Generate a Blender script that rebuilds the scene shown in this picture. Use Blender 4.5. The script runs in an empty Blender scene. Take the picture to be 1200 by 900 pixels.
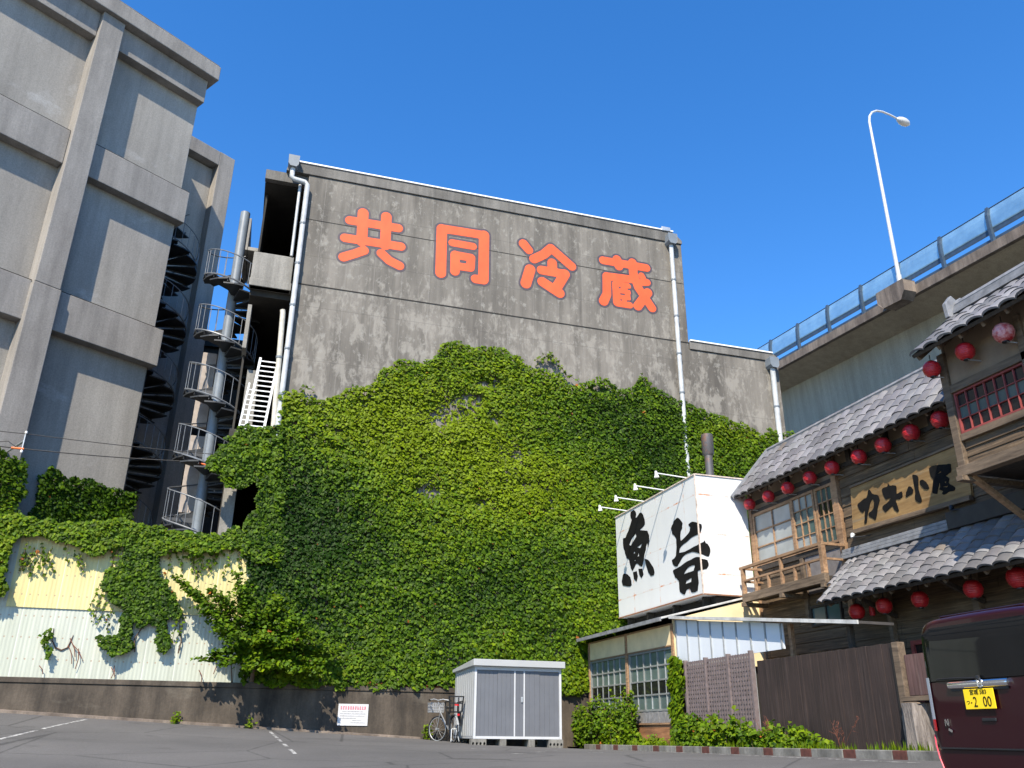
import bpy, math, random
import numpy as np
from mathutils import Vector, Matrix
from mathutils.geometry import tessellate_polygon

scene = bpy.context.scene
COL = scene.collection
R = math.radians
random.seed(7)

# ------------------------------------------------------------------ camera
# solved from the vanishing points: the cold store wall runs along +X, the restaurant along +Y
FOC = 987.07
_p, _r, _y = R(22.595), R(-0.62), R(72.87)
def _cam_axes():
    c, s = math.cos(_p), math.sin(_p)
    right = np.array([1, 0, 0.]); fwd = np.array([0, c, s]); down = np.array([0, s, -c])
    cr, sr = math.cos(_r), math.sin(_r)
    Q = np.stack([cr*right+sr*down, -sr*right+cr*down, fwd], 1)
    W = np.array([[math.sin(_y), math.cos(_y), 0], [-math.cos(_y), math.sin(_y), 0], [0, 0, 1.]])
    return W @ Q
AX = _cam_axes()
cam_d = bpy.data.cameras.new('camera'); cam = bpy.data.objects.new('camera', cam_d); COL.objects.link(cam)
cam_d.sensor_width = 36; cam_d.lens = FOC/1200*36; cam_d.clip_start = 0.1; cam_d.clip_end = 3000
m = Matrix.Identity(4)
for i in range(3):
    m[i][0] = AX[i, 0]; m[i][1] = -AX[i, 1]; m[i][2] = -AX[i, 2]
cam.matrix_world = m
scene.camera = cam

# ------------------------------------------------------------------ light
SUN_DIR = Vector((-0.35, -0.59, 0.725)).normalized()       # towards the sun
world = bpy.data.worlds.new('World'); scene.world = world; world.use_nodes = True
wn = world.node_tree; bg = wn.nodes['Background']
sky = wn.nodes.new('ShaderNodeTexSky'); sky.sky_type = 'NISHITA'; sky.sun_disc = False
sky.sun_elevation = math.asin(SUN_DIR.z); sky.sun_rotation = math.atan2(SUN_DIR.x, SUN_DIR.y)
sky.air_density = 1.0; sky.dust_density = 0.05; sky.ozone_density = 4.0; sky.altitude = 0
hs = wn.nodes.new('ShaderNodeHueSaturation'); hs.inputs['Saturation'].default_value = 1.28; hs.inputs['Hue'].default_value = .505
wn.links.new(sky.outputs[0], hs.inputs['Color']); wn.links.new(hs.outputs[0], bg.inputs[0])
bg.inputs[1].default_value = 0.15
sd = bpy.data.lights.new('sun', 'SUN'); sd.energy = 4.6; sd.angle = R(0.53); sd.color = (1, .90, .75)
sun = bpy.data.objects.new('sun', sd); COL.objects.link(sun)
sun.rotation_euler = SUN_DIR.to_track_quat('Z', 'Y').to_euler(); sun.location = (-20, -30, 60)
scene.view_settings.view_transform = 'Standard'; scene.view_settings.look = 'None'
scene.view_settings.exposure = 0.93; scene.view_settings.gamma = 1
scene.view_settings.use_curve_mapping = False
scene.cycles.max_bounces = 6; scene.cycles.transparent_max_bounces = 12

# ------------------------------------------------------------------ measuring helpers
def ray(u, v): return AX @ np.array([(u-600)/FOC, (v-450)/FOC, 1.])
def onX(u, v, X): d = ray(u, v); return d*(X/d[0])
def onY(u, v, Y): d = ray(u, v); return d*(Y/d[1])
def onP(u, v, P, n): d = ray(u, v); return d*(np.dot(P, n)/np.dot(d, n))

# ------------------------------------------------------------------ object helpers
def tag(o, label=None, cat=None, group=None, kind=None):
    if label: o['label'] = label
    if cat: o['category'] = cat
    if group: o['group'] = group
    if kind: o['kind'] = kind
    return o
def thing(name, label, cat, loc=(0, 0, 0), group=None, rotz=0):
    o = bpy.data.objects.new(name, None); COL.objects.link(o); o.location = loc; o.rotation_euler = (0, 0, rotz)
    o.empty_display_size = .2
    return tag(o, label, cat, group)
def copy_tree(o, parent=None):
    c = o.copy(); COL.objects.link(c)
    if parent: c.parent = parent
    for ch in list(o.children): copy_tree(ch, c)
    return c
def link_mesh(name, me, mat, parent=None, root_loc=None):
    o = bpy.data.objects.new(name, me); COL.objects.link(o)
    for mm in (mat if isinstance(mat, (list, tuple)) else [mat]): me.materials.append(mm)
    if parent: o.parent = parent
    return o

class MB:
    """collects shapes, given in world coordinates; build() links them as ONE mesh object"""
    def __init__(s): s.v = []; s.f = []; s.mi = []; s.sm = []
    def add(s, vs, fs, mi=0, sm=False):
        b = len(s.v); s.v += [tuple(float(c) for c in v) for v in vs]
        for f in fs: s.f.append([b+i for i in f]); s.mi.append(mi); s.sm.append(sm)
        return s
    def obox(s, o, a, b, c, mi=0):
        o = np.array(o, float); a = np.array(a, float); b = np.array(b, float); c = np.array(c, float)
        if np.dot(np.cross(a, b), c) < 0: a, b = b, a
        vs = [o, o+a, o+a+b, o+b, o+c, o+a+c, o+a+b+c, o+b+c]
        return s.add(vs, [[0, 3, 2, 1], [4, 5, 6, 7], [0, 1, 5, 4], [1, 2, 6, 5], [2, 3, 7, 6], [3, 0, 4, 7]], mi)
    def box(s, x0, x1, y0, y1, z0, z1, mi=0):
        return s.obox((min(x0, x1), min(y0, y1), min(z0, z1)), (abs(x1-x0), 0, 0), (0, abs(y1-y0), 0), (0, 0, abs(z1-z0)), mi)
    def bar(s, p, q, w, h, mi=0, up=(0, 0, 1)):
        p = np.array(p, float); q = np.array(q, float); d = q-p; L = np.linalg.norm(d); d = d/L
        up = np.array(up, float)
        if abs(np.dot(up, d)) > .98: up = np.array([1., 0, 0])
        x = np.cross(d, up); x /= np.linalg.norm(x); y = np.cross(x, d)
        return s.obox(p-x*w/2-y*h/2, x*w, y*h, d*L, mi)
    def tube(s, pts, r, n=10, mi=0, cap=True):
        pts = [np.array(p, float) for p in pts]; N = len(pts)
        rs = r if isinstance(r, (list, tuple)) else [r]*N
        vs = []; prev = None
        for i, p in enumerate(pts):
            d = (pts[min(i+1, N-1)]-pts[max(i-1, 0)]); d = d/np.linalg.norm(d)
            if prev is None:
                a = np.array([0, 0, 1.]) if abs(d[2]) < .9 else np.array([1., 0, 0])
                x = np.cross(d, a)
            else: x = prev-d*np.dot(prev, d)
            x /= np.linalg.norm(x); y = np.cross(d, x); prev = x
            for k in range(n):
                t = 2*math.pi*k/n; vs.append(p+rs[i]*(math.cos(t)*x+math.sin(t)*y))
        fs = [[i*n+k, i*n+(k+1) % n, (i+1)*n+(k+1) % n, (i+1)*n+k] for i in range(N-1) for k in range(n)]
        s.add(vs, fs, mi, True)
        if cap:
            s.add(vs[:n], [list(range(n))[::-1]], mi); s.add(vs[-n:], [list(range(n))], mi)
        return s
    def lathe(s, c, prof, n=20, mi=0, axis=(0, 0, 1)):
        ax = np.array(axis, float); ax /= np.linalg.norm(ax)
        a = np.array([1., 0, 0]) if abs(ax[0]) < .9 else np.array([0, 1., 0])
        x = np.cross(ax, a); x /= np.linalg.norm(x); y = np.cross(ax, x); c = np.array(c, float)
        vs = [c+ax*h+r*(math.cos(2*math.pi*k/n)*x+math.sin(2*math.pi*k/n)*y) for r, h in prof for k in range(n)]
        fs = [[i*n+k, i*n+(k+1) % n, (i+1)*n+(k+1) % n, (i+1)*n+k] for i in range(len(prof)-1) for k in range(n)]
        return s.add(vs, fs, mi, True)
    def poly(s, loops, nrm, th, mi=0):
        """flat outline (first loop) with holes, world points, pushed th along nrm"""
        loops = [[Vector(tuple(float(c) for c in p)) for p in l] for l in loops]
        flat = [p for l in loops for p in l]; tri = tessellate_polygon(loops); n = Vector(nrm)*th; K = len(flat)
        vs = [p+n for p in flat]+flat; fs = []
        for t in tri:
            a, b, c = (flat[i] for i in t)
            if (b-a).cross(c-a).dot(Vector(nrm)) < 0: t = t[::-1]
            fs.append(list(t)); fs.append([i+K for i in t][::-1])
        off = 0
        for l in loops:
            k = len(l)
            for i in range(k):
                fs.append([off+i, off+(i+1) % k, K+off+(i+1) % k, K+off+i])
            off += k
        return s.add(vs, fs, mi)
    def build(s, name, mat, parent=None, bevel=0, smooth=False):
        root = parent
        while root is not None and root.parent is not None: root = root.parent
        off = np.array(root.location) if root is not None else np.zeros(3)
        me = bpy.data.meshes.new(name)
        me.from_pydata([tuple(np.array(v)-off) for v in s.v], [], s.f)
        me.polygons.foreach_set('material_index', s.mi)
        me.polygons.foreach_set('use_smooth', [True]*len(s.f) if smooth else s.sm)
        me.update()
        if smooth or any(s.sm): me.set_sharp_from_angle(angle=R(40))
        o = link_mesh(name, me, mat, parent)
        if bevel:
            b = o.modifiers.new('bevel', 'BEVEL'); b.width = bevel; b.segments = 2; b.limit_method = 'ANGLE'; b.angle_limit = R(50)
        return o

# ------------------------------------------------------------------ noise for modelling
_rng0 = np.random.default_rng(3); _H = _rng0.random((256, 256))
def vnoise(x, y):
    x = np.asarray(x, float); y = np.asarray(y, float)
    i = np.floor(x).astype(int); j = np.floor(y).astype(int); fx = x-i; fy = y-j
    fx = fx*fx*(3-2*fx); fy = fy*fy*(3-2*fy)
    h = lambda a, b: _H[a % 256, b % 256]
    return (h(i, j)*(1-fx)+h(i+1, j)*fx)*(1-fy)+(h(i, j+1)*(1-fx)+h(i+1, j+1)*fx)*fy

# ------------------------------------------------------------------ materials
MATS = {}
class NB:
    def __init__(s, name):
        s.m = bpy.data.materials.new(name); s.m.use_nodes = True; s.t = s.m.node_tree
        s.p = s.t.nodes['Principled BSDF']; s.pos = s.t.nodes.new('ShaderNodeNewGeometry').outputs['Position']
    def n(s, t, **kw):
        nd = s.t.nodes.new(t)
        for k, v in kw.items(): setattr(nd, k, v)
        return nd
    def l(s, a, b): s.t.links.new(a, b)
    def mapped(s, sc):
        mp = s.n('ShaderNodeMapping'); s.l(s.pos, mp.inputs[0]); mp.inputs['Scale'].default_value = sc; return mp.outputs[0]
    def noise(s, scale=1, sc=(1, 1, 1), detail=4, rough=.55, dist=0):
        nz = s.n('ShaderNodeTexNoise'); s.l(s.mapped(sc), nz.inputs['Vector'])
        nz.inputs['Scale'].default_value = scale; nz.inputs['Detail'].default_value = detail
        nz.inputs['Roughness'].default_value = rough; nz.inputs['Distortion'].default_value = dist
        return nz.outputs[0]
    def ramp(s, f, stops):
        r = s.n('ShaderNodeValToRGB'); s.l(f, r.inputs[0]); e = r.color_ramp.elements
        while len(e) < len(stops): e.new(.5)
        for el, (p, c) in zip(e, stops):
            el.position = p; el.color = (c, c, c, 1) if isinstance(c, (int, float)) else (*c, 1)
        return r.outputs[0]
    def mix(s, f, a, b, mode='MIX'):
        mx = s.n('ShaderNodeMix', data_type='RGBA', blend_type=mode)
        for sock, v in ((mx.inputs[0], f), (mx.inputs[6], a), (mx.inputs[7], b)):
            if isinstance(v, (int, float)): sock.default_value = v if sock.type == 'VALUE' else (v, v, v, 1)
            elif isinstance(v, tuple): sock.default_value = (*v, 1)
            else: s.l(v, sock)
        return mx.outputs[2]
    def math(s, op, a, b=None, c=None):
        q = s.n('ShaderNodeMath', operation=op)
        for i, v in enumerate((a, b, c)):
            if v is None: continue
            if isinstance(v, (int, float)): q.inputs[i].default_value = v
            else: s.l(v, q.inputs[i])
        return q.outputs[0]
    def xyz(s):
        q = s.n('ShaderNodeSeparateXYZ'); s.l(s.pos, q.inputs[0]); return q.outputs
    def attr(s, name):
        q = s.n('ShaderNodeAttribute'); q.attribute_name = name; return q.outputs['Color']
    def bump(s, h, strength=.3, dist=.02):
        b = s.n('ShaderNodeBump'); s.l(h, b.inputs['Height']); b.inputs['Strength'].default_value = strength
        b.inputs['Distance'].default_value = dist; s.l(b.outputs[0], s.p.inputs['Normal'])
    def done(s, color, rough=.7, metal=0, spec=None):
        if isinstance(color, tuple): s.p.inputs['Base Color'].default_value = (*color, 1)
        else: s.l(color, s.p.inputs['Base Color'])
        if isinstance(rough, (int, float)): s.p.inputs['Roughness'].default_value = rough
        else: s.l(rough, s.p.inputs['Roughness'])
        s.p.inputs['Metallic'].default_value = metal
        if spec is not None: s.p.inputs['Specular IOR Level'].default_value = spec
        MATS[s.m.name] = s.m; return s.m

def simple(name, c, rough=.6, metal=0, var=.25, scale=6, sc=(1, 1, 1), bump=0, spec=None):
    b = NB(name); nz = b.noise(scale, sc, 5, .6)
    lo = tuple(x*(1-var) for x in c); hi = tuple(min(1, x*(1+var)) for x in c)
    col = b.ramp(nz, [(.3, lo), (.7, hi)])
    if bump: b.bump(nz, bump)
    return b.done(col, rough, metal, spec)

def concrete_store():
    b = NB('weathered concrete'); X, Y, Z = b.xyz()
    base = b.ramp(b.noise(.55, (1, 1, .55), 6, .62), [(.3, (.108, .099, .085)), (.72, (.198, .182, .156))])
    streak = b.ramp(b.noise(1.0, (3.2, 3.2, .22), 5, .65), [(.36, .72), (.62, 1.12)])
    c = b.mix(1.0, base, streak, 'MULTIPLY')
    # pale scabs where the old coating has come off, denser under the construction joint
    pat = b.noise(2.1, (1.2, 1.2, .62), 8, .72, .3)
    low = b.math('MULTIPLY', b.math('SUBTRACT', 13.6, Z), .02)
    pm = b.ramp(b.math('ADD', pat, b.math('MINIMUM', b.math('MAXIMUM', low, -.02), .05)), [(.535, 0), (.63, .60)])
    c = b.mix(pm, c, (.29, .272, .235))
    pat2 = b.ramp(b.noise(4.2, (1, 1, .7), 7, .72), [(.56, 0), (.64, .62)])
    c = b.mix(pat2, c, (.27, .26, .23))
    drk = b.ramp(b.noise(1.7, (1.5, 1.5, .16), 4, .6), [(.60, 0), (.74, .45)])
    c = b.mix(drk, c, (.055, .05, .045))
    # board marks
    fx = b.math('FRACT', b.math('DIVIDE', X, .92)); ln = b.math('LESS_THAN', fx, .022)
    c = b.mix(b.math('MULTIPLY', ln, .28), c, (.28, .265, .24))
    fz = b.math('FRACT', b.math('DIVIDE', b.math('ADD', Z, .4), 1.83)); lz = b.math('LESS_THAN', fz, .012)
    c = b.mix(b.math('MULTIPLY', lz, .3), c, (.05, .047, .043))
    b.bump(b.noise(14, (1, 1, .7), 6, .7), .35, .02)
    return b.done(c, .9)
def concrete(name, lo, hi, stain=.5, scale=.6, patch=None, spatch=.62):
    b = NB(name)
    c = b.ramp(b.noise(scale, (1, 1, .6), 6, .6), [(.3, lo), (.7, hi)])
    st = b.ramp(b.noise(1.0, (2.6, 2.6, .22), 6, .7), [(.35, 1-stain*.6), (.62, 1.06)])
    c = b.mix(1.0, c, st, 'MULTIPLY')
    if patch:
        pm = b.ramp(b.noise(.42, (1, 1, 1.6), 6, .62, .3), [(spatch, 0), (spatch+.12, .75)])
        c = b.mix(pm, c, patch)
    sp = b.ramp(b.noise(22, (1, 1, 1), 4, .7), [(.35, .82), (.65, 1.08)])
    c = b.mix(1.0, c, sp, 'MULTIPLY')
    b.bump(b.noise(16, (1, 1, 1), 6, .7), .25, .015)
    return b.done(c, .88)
def asphalt():
    b = NB('old asphalt')
    c = b.ramp(b.noise(.22, (1, 1, 1), 5, .6), [(.3, (.070, .068, .066)), (.7, (.113, .109, .105))])
    sp = b.ramp(b.noise(55, (1, 1, 1), 3, .8), [(.3, .62), (.7, 1.35)])
    c = b.mix(1.0, c, sp, 'MULTIPLY')
    vo = b.n('ShaderNodeTexVoronoi', feature='DISTANCE_TO_EDGE'); b.l(b.mapped((.33, .33, .33)), vo.inputs['Vector']); vo.inputs['Scale'].default_value = 1
    cr = b.ramp(b.math('ADD', vo.outputs[0], b.math('MULTIPLY', b.noise(3, (1, 1, 1), 4, .7), .02)), [(.012, .5), (.02, 1)])
    c = b.mix(1.0, c, cr, 'MULTIPLY')
    oil = b.ramp(b.noise(.9, (1, 1, 1), 4, .6), [(.62, 1), (.75, .62)])
    c = b.mix(1.0, c, oil, 'MULTIPLY')
    gr = b.ramp(b.noise(160, (1, 1, 1), 2, .8), [(.35, .78), (.68, 1.3)]); c = b.mix(1.0, c, gr, 'MULTIPLY')
    tr = b.ramp(b.noise(.5, (.22, 1.6, 1), 4, .6), [(.56, 1), (.70, .80)]); c = b.mix(1.0, c, tr, 'MULTIPLY')
    b.bump(b.noise(60, (1, 1, 1), 3, .8), .5, .01)
    return b.done(c, .85)
def wood(name, lo, hi, sc, scale=2.0, rough=.75, pale=None):
    """sc stretches the grain: small along the grain"""
    b = NB(name)
    g = b.noise(scale, sc, 7, .65, .5)
    c = b.ramp(g, [(.32, lo), (.68, hi)])
    big = b.ramp(b.noise(.9, (1, 1, 1), 4, .6), [(.3, .6), (.7, 1.2)])
    c = b.mix(1.0, c, big, 'MULTIPLY')
    if pale:
        pm = b.ramp(b.noise(1.6, tuple(x*.7 for x in sc), 6, .7), [(.56, 0), (.68, .8)]); c = b.mix(pm, c, pale)
    b.bump(g, .4, .01)
    return b.done(c, rough)
def leaf(name, rough=.52, trans=.25):
    b = NB(name); c = b.attr('tint'); b.done(c, rough, 0, .13)
    tr = b.n('ShaderNodeBsdfTranslucent'); b.l(b.mix(1.0, c, (1.3, 1.35, .5), 'MULTIPLY'), tr.inputs[0])
    mx = b.n('ShaderNodeMixShader'); mx.inputs[0].default_value = trans
    out = b.t.nodes['Material Output']; b.l(b.p.outputs[0], mx.inputs[1]); b.l(tr.outputs[0], mx.inputs[2]); b.l(mx.outputs[0], out.inputs[0])
    return b.m
def glass(name, c, rough=.08, alpha=1.0):
    b = NB(name); nz = b.noise(1.3, (1, 1, 1), 3)
    m_ = b.done(b.ramp(nz, [(.3, tuple(x*.75 for x in c)), (.7, tuple(min(1, x*1.2) for x in c))]), rough, 0, .6)
    if alpha < 1: b.p.inputs['Alpha'].default_value = alpha
    return m_
def panel_sheet(name, c, c2):
    """corrugated plastic sheet with rows of nail heads and rain dirt"""
    b = NB(name); X, Y, Z = b.xyz()
    col = b.ramp(b.noise(.8, (1.5, 1.5, .5), 5, .6), [(.3, c), (.7, c2)])
    st = b.ramp(b.noise(1.0, (9, 9, .35), 4, .6), [(.35, .86), (.6, 1.0)])
    col = b.mix(1.0, col, st, 'MULTIPLY')
    fx = b.math('SUBTRACT', b.math('FRACT', b.math('DIVIDE', X, .19)), .5)
    fz = b.math('SUBTRACT', b.math('FRACT', b.math('DIVIDE', b.math('SUBTRACT', Z, 1.36), .52)), .5)
    dx = b.math('MULTIPLY', fx, .19); dz = b.math('MULTIPLY', fz, .52)
    dd = b.math('SQRT', b.math('ADD', b.math('MULTIPLY', dx, dx), b.math('MULTIPLY', dz, dz)))
    col = b.mix(b.math('MULTIPLY', b.math('LESS_THAN', dd, .021), .75), col, (.30, .20, .13))
    sm = b.math('LESS_THAN', b.math('FRACT', b.math('DIVIDE', X, .76)), .02)
    col = b.mix(b.math('MULTIPLY', sm, .3), col, (.85, .86, .82))
    return b.done(col, .5)
def white_metal(name, c=(.65, .66, .655), sx=1.65, sz=1.02, oz=.3):
    """painted sheet with rusty seams"""
    b = NB(name); X, Y, Z = b.xyz()
    col = b.ramp(b.noise(1.2, (1, 1, .5), 5, .6), [(.3, tuple(x*.93 for x in c)), (.7, c)])
    fy = b.math('FRACT', b.math('DIVIDE', b.math('ADD', Y, .15), sx)); fz = b.math('FRACT', b.math('DIVIDE', b.math('ADD', Z, oz), sz))
    seam = b.math('MAXIMUM', b.math('LESS_THAN', fy, .012), b.math('LESS_THAN', fz, .02))
    ru = b.ramp(b.noise(3.0, (1, 1, 1), 5, .7), [(.5, 0), (.62, .85)])
    col = b.mix(b.math('MULTIPLY', seam, .25), col, (.45, .36, .28))
    wide = b.math('MAXIMUM', b.math('LESS_THAN', b.math('ABSOLUTE', b.math('SUBTRACT', fy, .006)), .016), b.math('LESS_THAN', b.math('ABSOLUTE', b.math('SUBTRACT', fz, .01)), .03))
    col = b.mix(b.math('MULTIPLY', wide, ru), col, (.55, .19, .06))
    sp = b.ramp(b.noise(2.3, (1, 1, .35), 6, .75), [(.69, 0), (.74, .5)])
    col = b.mix(sp, col, (.55, .30, .16))
    return b.done(col, .38)
def tile_mat(name):
    b = NB(name); c = b.attr('tint')
    st = b.ramp(b.noise(3.5, (1, 1, 1), 5, .7), [(.3, .78), (.7, 1.15)])
    c = b.mix(1.0, c, st, 'MULTIPLY')
    return b.done(c, .55, 0, .35)

M_store = concrete_store()
M_cope = concrete('grey coping concrete', (.10, .095, .085), (.21, .2, .18), .6, 1.2)
M_darkc = concrete('joint and shade dark concrete', (.02, .018, .015), (.05, .045, .037), .5, .9)  # dark colour stands in for the gallery shade; joints and backings share it
M_pale = concrete('pale balcony concrete', (.20, .19, .165), (.33, .315, .28), .6, 1.3)
M_left = concrete('smooth grey concrete', (.262, .244, .215), (.342, .322, .287), .26, .35, (.43, .42, .40), .60)
M_leftb = concrete('stained band concrete', (.235, .218, .196), (.31, .29, .262), .35, .9)
M_ret = concrete('brown stained concrete', (.040, .031, .022), (.115, .092, .068), .9, 1.6, (.15, .13, .10), .62)
M_high = concrete('overpass concrete', (.37, .315, .225), (.45, .385, .28), .28, .35)
M_kerbc = concrete('overpass edge concrete', (.13, .10, .08), (.26, .21, .165), .8, 1.5)
M_block = concrete('white concrete block', (.13, .125, .11), (.27, .262, .235), .8, 5)
M_asph = asphalt()
def worn_paint():
    b = NB('worn white paint'); c = b.mix(b.ramp(b.noise(9, (1, 1, 1), 6, .75), [(.42, 0), (.56, 1)]), (.47, .47, .45), (.11, .108, .105)); return b.done(c, .8)
M_paint = worn_paint()
M_orange = simple('orange sign paint', (.76, .095, .022), .65, 0, .16, 2.2, (1, 1, .5))
M_navy = simple('dark outline paint', (.065, .05, .06), .6, 0, .2)
M_black = simple('black sign paint', (.009, .009, .009), .85, 0, .3, 6, spec=.1)
M_pipew = simple('white drain pipe', (.44, .46, .46), .45, 0, .22, 3)
M_pipeg = simple('grey pipe and shade toned pole', (.17, .195, .215), .45, 0, .15, 3)  # toned down to carry the stair pole's shade; hoppers and clips share it
M_galv = simple('galvanised steel', (.42, .44, .45), .45, .5, .2, 5)
M_whitem = simple('white trim', (.78, .78, .76), .45, 0, .06, 3)
M_stair = simple('dark stair steel', (.032, .034, .036), .55, .2, .35, 4)
M_rail = simple('grey handrail steel', (.15, .16, .17), .5, .3, .3, 6)
M_rust = simple('rusty steel', (.22, .10, .05), .85, 0, .5, 9)
M_leaf = leaf('ivy leaf')
M_vine = simple('woody vine', (.10, .065, .04), .9, 0, .3)
M_deadleaf = simple('dry red stems', (.17, .055, .03), .9, 0, .4, 20)
M_yel = panel_sheet('yellow plastic sheet', (.55, .475, .19), (.63, .56, .27))
M_whs = panel_sheet('white plastic sheet', (.41, .435, .35), (.48, .50, .42))
M_tile = tile_mat('grey roof tile')
M_ridge = simple('ridge tile', (.20, .205, .215), .5, 0, .3, 6)
M_plank = wood('dark weathered planks', (.040, .027, .016), (.165, .110, .062), (7, .6, 16), 2.2, .8, (.26, .185, .11))
M_plankv = wood('brown fence boards', (.019, .0115, .0095), (.044, .028, .023), (14, 14, .5), 2.0, .8, (.065, .046, .040))
M_frame = wood('tan window timber', (.19, .105, .055), (.40, .25, .14), (8, 1.2, 8), 2.2, .65)
M_beam = wood('old grey brown beam', (.075, .052, .034), (.20, .145, .095), (8, .8, 8), 2.0, .8)
M_darkbeam = wood('dark timber', (.022, .018, .014), (.06, .047, .036), (8, 8, 8), 2.0, .8)
M_board = wood('yellow cypress board', (.19, .105, .035), (.33, .21, .085), (5, .5, 9), 1.6, .65, (.20, .165, .11))
M_redfr = simple('red window paint', (.23, .045, .04), .55, 0, .3, 6)
M_plaster = simple('tan plaster', (.21, .155, .105), .9, 0, .18, 2.5)
M_cream = simple('cream plaster', (.72, .58, .34), .8, 0, .12, 2)
M_rustwood = wood('rusty brown plywood', (.16, .07, .03), (.42, .20, .09), (3, .6, 8), 1.8, .75)
M_pane = glass('paper white pane', (.27, .29, .28), .25)
M_panet = glass('teal dark pane', (.07, .11, .105), .12)
M_paned = glass('black pane', (.012, .012, .014), .08)
M_paneg = glass('frosted green pane', (.10, .14, .13), .22)
M_lantern = None
M_whitebox = white_metal('white sign sheet')
M_wpanel = white_metal('white wall sheet', (.68, .72, .76), 40, 40, 5)
M_batten = simple('grey batten', (.28, .30, .31), .6, 0, .2)
M_lat = simple('faded purple brown lattice', (.15, .118, .115), .75, 0, .25, 9)
M_roofm = simple('pale metal roof', (.50, .50, .48), .5, 0, .3, 4)
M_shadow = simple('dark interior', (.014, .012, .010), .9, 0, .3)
M_shed = simple('pale grey shed sheet', (.37, .38, .38), .4, 0, .06, 2)
M_shedd = simple('slate grey door sheet', (.125, .131, .145), .38, 0, .08, 2)
M_shedw = simple('shed trim', (.50, .51, .52), .4, 0, .06)
M_notice = simple('white notice board', (.55, .545, .54), .5, 0, .03)
M_noticer = simple('faded red print', (.55, .10, .15), .6, 0, .2, 30)
M_noticek = simple('faded grey print', (.20, .20, .21), .6, 0, .2, 30)
M_kred = simple('red brown kerb paint', (.085, .028, .02), .85, 0, .35, 12)
M_barrier = glass('translucent barrier panel', (.20, .33, .41), .3, .6)
M_barpost = simple('blue grey barrier steel', (.045, .075, .115), .5, .2, .2)
M_lampm = simple('lamp post paint', (.50, .52, .53), .4, .1, .06)
M_lampg = glass('lamp glass', (.30, .31, .30), .2)
M_wire = simple('black cable', (.012, .012, .013), .6, 0, .1)
M_orangew = simple('orange cable guard', (.75, .16, .03), .5, 0, .1)
M_tyre = simple('black rubber', (.012, .012, .012), .8, 0, .2)
M_chrome = simple('chrome', (.82, .83, .85), .12, 1, .05)
M_cark = simple('black plastic', (.013, .013, .014), .45, 0, .2)
def car_paint():
    b = NB('dark maroon car paint'); fl = b.ramp(b.noise(400, (1, 1, 1), 2), [(.3, (.014, .0005, .0022)), (.7, (.021, .0008, .0034))])
    b.done(fl, .4, .0, .2); b.p.inputs['Coat Weight'].default_value = .55; b.p.inputs['Coat Roughness'].default_value = .04; return b.m
M_car = car_paint()
M_carg = glass('tinted car glass', (.006, .0065, .007), .03); M_carg.node_tree.nodes['Principled BSDF'].inputs['Specular IOR Level'].default_value = .32
M_tail = simple('red lens', (.50, .012, .018), .15, 0, .1)
M_tailc = simple('clear lens', (.55, .56, .58), .1, .3, .1)
M_platey = simple('yellow plate', (.88, .60, .01), .4, 0, .04)
def lantern_mat():
    b = NB('red lantern vinyl'); X, Y, Z = b.xyz()
    c = b.ramp(b.noise(7, (1, 1, 1), 4, .6), [(.3, (.36, .012, .020)), (.7, (.55, .022, .03))])
    rib = b.math('SINE', b.math('MULTIPLY', Z, 210)); b.bump(rib, .35, .006)
    return b.done(c, .32, 0, .5)
M_lantern = lantern_mat()
def lantern_faded():
    b = NB('sun bleached lantern vinyl')
    c = b.ramp(b.noise(9, (1, 1, 1), 5, .65), [(.38, (.36, .012, .022)), (.58, (.62, .30, .30))])
    return b.done(c, .35, 0, .5)
M_lanternf = lantern_faded()

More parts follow.
